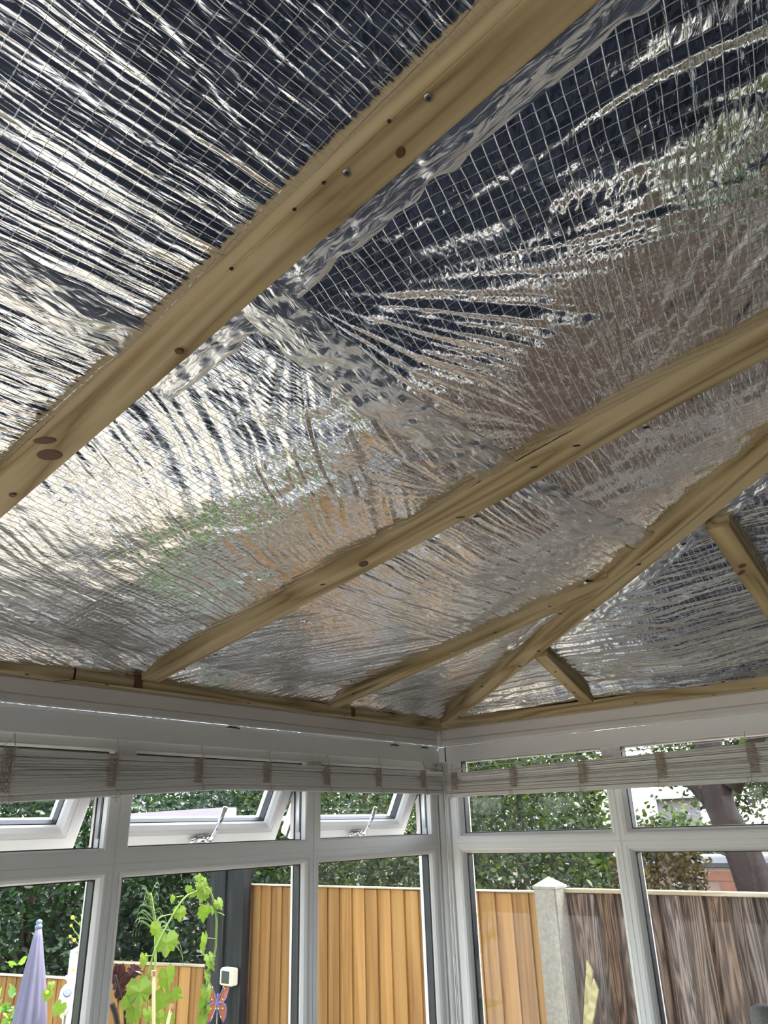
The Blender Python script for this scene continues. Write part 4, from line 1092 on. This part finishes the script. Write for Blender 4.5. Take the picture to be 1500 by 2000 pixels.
bm = bmesh.new(); lathe(bm, [(0.2, 0.0), (0.2, 0.04), (0.05, 0.08), (0.03, 0.2), (0.012, 0.2)], 24); from_bm('base', bm, M['concrete'], t)
# white square post with solar lamp
ptop = Vector(at(163, 1843, (0, 1, 0), 1.35))
t = thing('white_post', 'white square garden post behind the left window mullion', 'post', (ptop.x, ptop.y, GZ-0.002))
bm = bmesh.new(); box(bm, -0.032, 0.032, -0.032, 0.032, 0, ptop.z-GZ-0.03); from_bm('shaft', bm, M['white_paint'], t)
bm = bmesh.new(); lathe(bm, [(0.052, ptop.z-GZ-0.03), (0.050, ptop.z-GZ-0.015), (0.01, ptop.z-GZ)], 4); from_bm('cap', bm, M['white_paint'], t)
box_obj('collar', (-0.037, 0.037, -0.037, 0.037, ptop.z-GZ-0.115, ptop.z-GZ-0.10), M['white_paint'], t)
pl = Vector(at(130, 1950, (0, 1, 0), 1.32))
t = thing('solar_lamp', 'small white egg-shaped solar lamp beside the white post', 'lamp', (pl.x, pl.y, GZ-0.002))
bm = bmesh.new(); lathe(bm, [(0.008, pl.z-GZ-0.05), (0.022, pl.z-GZ-0.035), (0.028, pl.z-GZ), (0.024, pl.z-GZ+0.03), (0.012, pl.z-GZ+0.045)], 18); from_bm('head', bm, M['white_paint'], t, True)
bm = bmesh.new(); disc(bm, (-0.012, -0.022, pl.z-GZ+0.024), (-0.35, -0.75, 0.6), 0.016, 0.003, 12); from_bm('solar_panel', bm, M['parasol_tip'], t)
bm = bmesh.new(); tube(bm, [(0, 0, 0), (0, 0, pl.z-GZ-0.045)], 0.006, 8); from_bm('stake', bm, M['steel'], t)

# --- vine with single leaves
VY = 0.42
def lobed_leaf(w):
    """vine leaf outline, unit width about 1, hanging down from its stalk at the origin"""
    out = [(0.0, -0.10), (0.10, 0.06), (0.30, 0.10), (0.36, -0.02), (0.50, -0.14), (0.44, -0.30), (0.52, -0.46), (0.38, -0.56), (0.34, -0.74), (0.18, -0.72), (0.10, -0.90), (0.0, -1.02)]
    return out + [(-x_, z_) for x_, z_ in out[-2:0:-1]]
def leaf_mesh():
    bm = bmesh.new(); pts = lobed_leaf(1); c = bm.verts.new((0, -0.06, -0.42))
    vs = [bm.verts.new((x_, 0.10*abs(x_)+0.04*math.sin(z_*7), z_)) for x_, z_ in pts]
    for k in range(len(vs)): bm.faces.new((c, vs[k], vs[(k+1) % len(vs)]))
    me = bpy.data.meshes.new('leaf'); bm.to_mesh(me); bm.free()
    return me
LM = leaf_mesh(); LM.materials.append(M['vine'])
LMP = LM.copy(); LMP.materials.clear(); LMP.materials.append(M['plum'])
toCam = Vector((CAM[0]+0.8, CAM[1]-VY, 0)).normalized(); face_ang = math.atan2(toCam.y, toCam.x)+PI/2
def put_leaf(parent, px, py, size_px, tilt=0, turn=0, y=VY, me=LM, name='leaf', wsc=1.0):
    g = random.Random(px*7+py)
    p_ = Vector(at(px, py, (0, 1, 0), y)); s = size_px*0.00165*(1+(y-VY)*0.36)
    o = bpy.data.objects.new(name, me); COL.objects.link(o)
    o.parent = parent
    o.rotation_euler = (R(g.uniform(-25, 10)), R(tilt), face_ang+R(turn)); o.scale = (s*wsc, s, s)
    up = Vector((0, 0, 0.45*s))
    o.location = p_ + up - Vector(parent.location)
    return o
v1 = thing('grape_vine', 'climbing grape vine with bright lobed leaves outside the middle window', 'vine', (0, VY, GZ-0.002))
v1.location = (float(at(404, 2000, (0, 1, 0), VY)[0]), VY, GZ-0.002)
vl = [(350, 1785, 25, 0, 10), (369, 1737, 13, 10, 0), (390, 1734, 24, -20, 20), (399, 1750, 25, 15, -10), (408, 1742, 18, 30, 10), (339, 1757, 15, 25, 55), (400, 1784, 30, 0, 35), (423, 1768, 22, -20, 40), (416, 1780, 16, 30, 50), (303, 1816, 26, -5, 45),
      (325, 1844, 40, 0, 0), (399, 1843, 36, 0, 68), (281, 1876, 22, 10, 50), (406, 1880, 30, -10, 55), (413, 1880, 20, 15, 60), (403, 1908, 24, 5, 60), (270, 1941, 44, 0, 15), (323, 1914, 38, -15, 40), (321, 1958, 34, 25, 20), (335, 1950, 22, -60, 10),
      (400, 1940, 30, 0, 50), (398, 1962, 26, 15, 45), (395, 1992, 24, 0, 30), (262, 1985, 30, 10, 30), (285, 1985, 26, -10, 60), (333, 1992, 22, 30, 0), (398, 1722, 16, 20, 30), (385, 1716, 14, -20, 0), (380, 1748, 14, 40, 10), (252, 1962, 22, 30, 20), (310, 1990, 20, 0, 30), (283, 1915, 18, 0, 10), (403, 1975, 20, 20, 20)]
for px, py, s, ti, tu in vl: put_leaf(v1, px, py, s, ti, tu)
def vtube(parent, name, pts, r, mat, y=VY):
    bm = bmesh.new(); P_ = [Vector(at(px, py, (0, 1, 0), y))-Vector(parent.location) for px, py in pts]
    # round the path
    for _ in range(2):
        Q_ = [P_[0]]
        for a_, b_ in zip(P_, P_[1:]): Q_ += [a_*0.75+b_*0.25, a_*0.25+b_*0.75]
        P_ = Q_+[P_[-1]]
    tube(bm, P_, r, 6); return from_bm(name, bm, mat, parent, True)
vtube(v1, 'stem', [(404, 2080), (402, 1960), (406, 1900), (421, 1860), (422, 1834), (424, 1790), (414, 1745), (400, 1728), (384, 1742), (360, 1750), (330, 1800), (312, 1835), (296, 1870), (288, 1930), (286, 2080)], 0.0028, M['stem'])
for pts in ([(422, 1834), (405, 1832)], [(421, 1868), (409, 1869)], [(348, 1760), (355, 1775)], [(340, 1785), (312, 1790), (303, 1806)], [(384, 1742), (372, 1736)], [(424, 1782), (432, 1784), (438, 1788)], [(288, 1930), (275, 1930)], [(300, 1866), (282, 1868)], [(358, 1750), (344, 1752)]):
    vtube(v1, 'tendril', pts, 0.0016, M['stem'])
# bamboo canes
for k, (a_, b_) in enumerate((((300, 1901), (300, 2060)), ((335, 1966), (313, 2060)))):
    top_, bot = Vector(at(*a_, (0, 1, 0), 0.36+0.03*k)), Vector(at(*b_, (0, 1, 0), 0.36+0.03*k))
    bot = top_+(bot-top_)*((top_.z-GZ)/(top_.z-bot.z))
    t = thing('bamboo_cane', ['upright bamboo cane among the vine leaves', 'slanting bamboo cane at the foot of the vine'][k], 'cane', tuple(bot))
    bm = bmesh.new(); tube(bm, [Vector((0, 0, 0)), top_-bot], 0.0045, 8); from_bm('shaft', bm, M['cane'], t, True)
    bm = bmesh.new(); tube(bm, [(top_-bot)*0.997, (top_-bot)*1.004], 0.0065, 8); from_bm('tip', bm, M['rope'], t)
# plum-coloured shrub at the mullion
t = thing('plum_shrub', 'dark plum-leaved shrub stem beside the left mullion', 'shrub', (float(at(240, 2000, (0, 1, 0), 0.5)[0]), 0.5, GZ-0.002))
for px, py, s, ti, tu in ((232, 1908, 34, 0, 30), (238, 1925, 30, 20, 10), (246, 1912, 26, -40, 30), (252, 1905, 24, -60, 10), (258, 1906, 18, -80, 0), (236, 1940, 26, 10, 40), (240, 1950, 20, -10, 20), (230, 1898, 20, 10, 0), (247, 1928, 22, -30, 50), (291, 1940, 14, 0, 20), (293, 1948, 12, 20, 0)):
    put_leaf(t, px, py, s, ti, tu, 0.5, LMP, wsc=0.7)
vtube(t, 'branch', [(225, 1905), (238, 1960), (246, 1980), (242, 2060)], 0.004, M['bark'], 0.5)
vtube(t, 'branch', [(218, 1960), (228, 1985), (236, 2060)], 0.008, M['bark'], 0.5)
# arching lily-like plant
t = thing('arching_plant', 'tall plant with long narrow arching leaves behind the vine', 'plant', (float(at(300, 2000, (0, 1, 0), 0.8)[0]), 0.8, GZ-0.002))
vtube(t, 'stem', [(294, 1745), (300, 1780), (304, 1810), (303, 1900), (300, 2100)], 0.004, M['stem'], 0.8)
g = random.Random(5)
for k in range(24):
    z = 1748+k*4.2+g.uniform(-3, 3); side = g.choice((-1, 1)); ln = (16+k*1.4)*g.uniform(0.5, 1.25); up = g.uniform(4, 26)
    cx = 294+(z-1748)*0.10; dp = g.uniform(-0.08, 0.04); pts = []
    for i in range(8):
        f = i/7; pts.append((cx+side*ln*math.sin(f*1.5), z-up*math.sin(f*2.2)*1.2+ln*0.9*f**3))
    P_ = [Vector(at(px, py, (0, 1, 0), 0.8+dp*i/7))-Vector(t.location) for i, (px, py) in enumerate(pts)]
    bm = bmesh.new(); w_ = 0.0026; rows = []
    for i, p_ in enumerate(P_):
        ww = math.sin(min(1, (i+1.5)/8.5)*PI)**0.6*(1 if i < 7 else 0.2)
        rows.append((bm.verts.new(p_+Vector((0.3*w_, w_*0.5*ww, w_*ww))), bm.verts.new(p_-Vector((0.3*w_, w_*0.5*ww, w_*ww)))))
    for (a1, a2), (b1, b2) in zip(rows, rows[1:]): bm.faces.new((a1, a2, b2, b1))
    from_bm('blade', bm, M['blade'], t)
# yellow-flowered stem in front of the white post
t = thing('yellow_flower_stem', 'thin stem with small yellow flower buds in front of the white post', 'flower', (float(at(165, 2000, (0, 1, 0), 0.9)[0]), 0.9, GZ-0.002))
vtube(t, 'stem', [(160, 1790), (158, 1815), (160, 1845), (163, 1900), (168, 2060)], 0.002, M['stem'], 0.9)
for pts in ([(160, 1810), (150, 1802), (142, 1793)], [(154, 1828), (146, 1820), (140, 1808)], [(155, 1848), (148, 1838), (138, 1829)]): vtube(t, 'side_stem', pts, 0.0014, M['stem'], 0.9)
for px, py, r_ in ((142, 1792, 0.007), (139, 1808, 0.005), (137, 1829, 0.005), (145, 1836, 0.006), (160, 1788, 0.004), (143, 1894, 0.006), (92, 1938, 0.006)):
    bm = bmesh.new(); bmesh.ops.create_icosphere(bm, subdivisions=1, radius=r_, matrix=Matrix.Translation(Vector(at(px, py, (0, 1, 0), 0.9))-Vector(t.location)))
    from_bm('flower_head', bm, M['yellow'], t)
for px, py, s, ti, tu in ((154, 1832, 12, -60, 0), (158, 1805, 8, 0, 0), (157, 1862, 10, 30, 20), (165, 1930, 16, 50, 0), (120, 1972, 22, 30, 0), (160, 1912, 14, -40, 20), (96, 1945, 18, 20, 30), (100, 1925, 12, 0, 20)): put_leaf(t, px, py, s, ti, tu, 0.9)
# low border plants
def low(label, c, r, n, size, seed, mat='lowplant'):
    t = thing('border_plant', label, 'plant', (c[0], c[1], GZ-0.014))
    leaves('foliage', M[mat], t, n, blob((0, 0, c[2]-GZ), r, 0.3, seed, 0.2), size, seed=seed)
    bm = bmesh.new(); g = random.Random(seed)
    for k in range(7):
        a_ = k*0.9; tube(bm, [(0, 0, 0), (math.cos(a_)*r[0]*0.3, math.sin(a_)*r[1]*0.3, (c[2]-GZ)*0.6), (math.cos(a_)*r[0]*0.6, math.sin(a_)*r[1]*0.6, c[2]-GZ+r[2]*0.5)], 0.004, 5)
    from_bm('stems', bm, M['stem'], t)['kind'] = 'stuff'
a0 = at(20, 1975, (0, 1, 0), 1.9)
low('leafy climber at the bottom left, in front of the low fence', (a0[0]-0.02, 1.9, 1.02), (0.13, 0.13, 0.30), 260, 0.045, 21)
a0 = at(105, 1985, (0, 1, 0), 1.8)
low('thin leafy plant between the parasol and the white post', (a0[0], 1.8, 1.0), (0.14, 0.12, 0.16), 130, 0.042, 22)
low('low green planting at the foot of the orange fence', (0.66, 1.75, 0.02), (0.24, 0.85, 0.28), 2600, 0.06, 23)
low('low green planting by the weathered fence, right of the picture', (0.72, -2.3, 0.1), (0.24, 0.7, 0.42), 2200, 0.06, 24)
low('low green planting between the patio and the low fence', (-0.35, 4.1, 0.0), (1.3, 0.3, 0.3), 2200, 0.07, 25)

# --- trees and hedge behind the fences
tree('hedge_shrub', 'large dark green broad-leaved shrub behind the low fence at the left picture edge', 'shrub', (1.5, 5.6, 1.2), (1.4, 0.9, 1.6), 0.07, M['hedge'], 22000, 0.075, 31)
tree('hedge_shrub', 'dark green shrub behind the low fence and the vine', 'shrub', (2.9, 4.5, 1.2), (0.85, 0.9, 1.6), 0.07, M['hedge'], 14000, 0.06, 32)
tree('leafy_tree', 'leafy tree standing behind the orange fence', 'tree', (3.4, 3.3, 1.4), (0.95, 1.1, 1.45), 0.08, M['tree'], 24000, 0.05, 33)
tree('leafy_tree', 'leafy tree behind the concrete post, pale green in the sun', 'tree', (3.4, 1.62, 1.4), (0.8, 0.85, 1.5), 0.08, M['tree'], 24000, 0.05, 34)
tree('rusty_tree', 'yellow-brown leaved small tree behind the weathered fence', 'tree', (2.7, 0.30, 1.50), (0.30, 0.26, 0.30), 0.03, M['copper'], 3800, 0.035, 35)
tree('leafy_tree', 'leafy tree above the weathered fence at the right picture edge', 'tree', (5.2, 0.05, 2.55), (1.0, 0.95, 0.70), 0.05, M['tree'], 16000, 0.05, 36)
tree('hedge_shrub', 'far dark hedge shrub behind the trees at the back', 'shrub', (5.9, 6.2, 1.5), (1.7, 1.9, 2.0), 0.1, M['hedge'], 16000, 0.09, 37)
tree('hedge_shrub', 'dark shrub behind the pale green tree, left of the house', 'shrub', (6.4, 3.5, 1.4), (1.2, 0.95, 1.9), 0.1, M['hedge'], 12000, 0.08, 38)
tree('hedge_shrub', 'far hedge shrub behind the shrub at the left picture edge', 'shrub', (4.0, 9.6, 1.5), (3.6, 1.3, 2.2), 0.1, M['hedge'], 16000, 0.10, 39)
# big trunk at the right picture edge
pb_ = at(1462, 1700, (1, 0, 0), 2.6)
t = thing('tree_trunk', 'thick brown tree trunk behind the weathered fence at the right picture edge', 'tree', (2.6, pb_[1]-0.04, GZ-0.015))
bm = bmesh.new(); tube(bm, [(0, -0.10, 0), (0, -0.02, 1.5), (0, 0.05, 1.85), (0.02, 0.13, 2.1), (0.1, 0.15, 3.6)], [0.15, 0.105, 0.10, 0.075, 0.05], 16)
for v in bm.verts: v.co += Vector((0.012*math.sin(v.co.z*9+v.co.y*60), 0.01*math.sin(v.co.z*7+v.co.x*50), 0))
from_bm('trunk', bm, M['bark'], t, True)
bm = bmesh.new(); tube(bm, [(0, 0, 1.9), (0.1, 0.3, 2.25), (0.2, 0.5, 2.4)], [0.06, 0.04, 0.02], 8); tube(bm, [(0, 0.05, 2.2), (0.1, -0.3, 2.7), (0.2, -0.6, 3.0)], [0.06, 0.04, 0.02], 8)
from_bm('branches', bm, M['bark'], t, True)
leaves('foliage', M['tree'], t, 5000, blob((0.2, 0.0, 3.3), (0.9, 1.3, 0.75), 0.3, 41), 0.07, seed=41)
# low brick outbuilding just beyond the fence
HX = 4.4
ytop = float(at(1400, 1690, (1, 0, 0), HX)[2]); yl_ = float(at(1262, 1700, (1, 0, 0), HX)[1])
hh = thing('brick_outbuilding', 'low terracotta brick outbuilding with a white window behind the weathered fence', 'building', (HX, yl_, GZ-0.012))
def yy(px): return float(at(px, 1715, (1, 0, 0), HX)[1])-yl_
wy0, wy1 = yy(1368), yy(1316)
HB = ytop-GZ
zz0, zz1 = float(at(1340, 1740, (1, 0, 0), HX)[2])-GZ, float(at(1340, 1703, (1, 0, 0), HX)[2])-GZ
box_obj('wall', (0.0, 1.6, -2.6, 0.0, 0, HB), M['render_wall'], hh)
bm = bmesh.new()
for row in range(int(HB/0.075)+1):
    for k in range(12):
        y0 = -2.6+k*0.225+(row % 2)*0.112; z0 = 0.01+row*0.075
        if y0+0.215 > 0.0 or z0+0.065 > HB: continue
        if y0 < max(wy0, wy1) and y0+0.215 > min(wy0, wy1) and z0 < zz1 and z0+0.065 > zz0-0.35: continue
        box(bm, -0.010, 0.0, y0, y0+0.215, z0, z0+0.065)
from_bm('brick_courses', bm, M['brick'], hh)['kind'] = 'stuff'
P_h = lambda u, v, d: Vector((-d, u, v))
a_, b_ = min(wy0, wy1), max(wy0, wy1)
bm = bmesh.new(); ring(bm, P_h, a_, b_, zz0-0.35, zz1, [(0.0, 0.0), (0.0, 0.03), (0.02, 0.03), (0.02, 0.0)])
wfo = from_bm('window_frame', bm, M['white_paint'], hh)
box_obj('blind_panel', (-0.012, -0.004, a_+0.02, b_-0.02, zz0-0.33, zz1-0.06), M['white_paint'], wfo)
box_obj('pane', (-0.010, -0.003, a_+0.02, b_-0.02, zz1-0.06, zz1-0.02), M['dark_panel'], wfo)
box_obj('flat_roof', (-0.03, 1.65, -2.65, 0.04, HB, HB+0.03), M['roof_tile'], hh)
zt_ = float(at(1310, 1596, (1, 0, 0), 7.2)[2])
tree('hedge_shrub', 'dark shrub row behind the brick outbuilding, below the pale block', 'shrub', (7.2, 1.75, zt_-1.05), (0.7, 1.0, 1.15), 0.06, M['tree'], 14000, 0.07, 44)
# pale block with a white top slab, beyond the right top light
gp = at(1312, 1590, (1, 0, 0), 9.5)
t = thing('pale_block', 'pale lilac-white block seen through the right top light', 'building', (9.5, gp[1], GZ-0.012))
gz = gp[2]-GZ
bm = bmesh.new(); box(bm, 0, 1.2, -0.42, 0.20, 0, gz+0.22); from_bm('wall', bm, M['fascia'], t)
bm = bmesh.new(); box(bm, -0.12, 1.3, -0.50, 0.28, gz+0.22, gz+0.28); from_bm('top_slab', bm, M['white_paint'], t)
box_obj('lower_panel', (-0.012, 0.0, -0.3, 0.2, 0.0, 1.3), M['parasol_tip'], t)
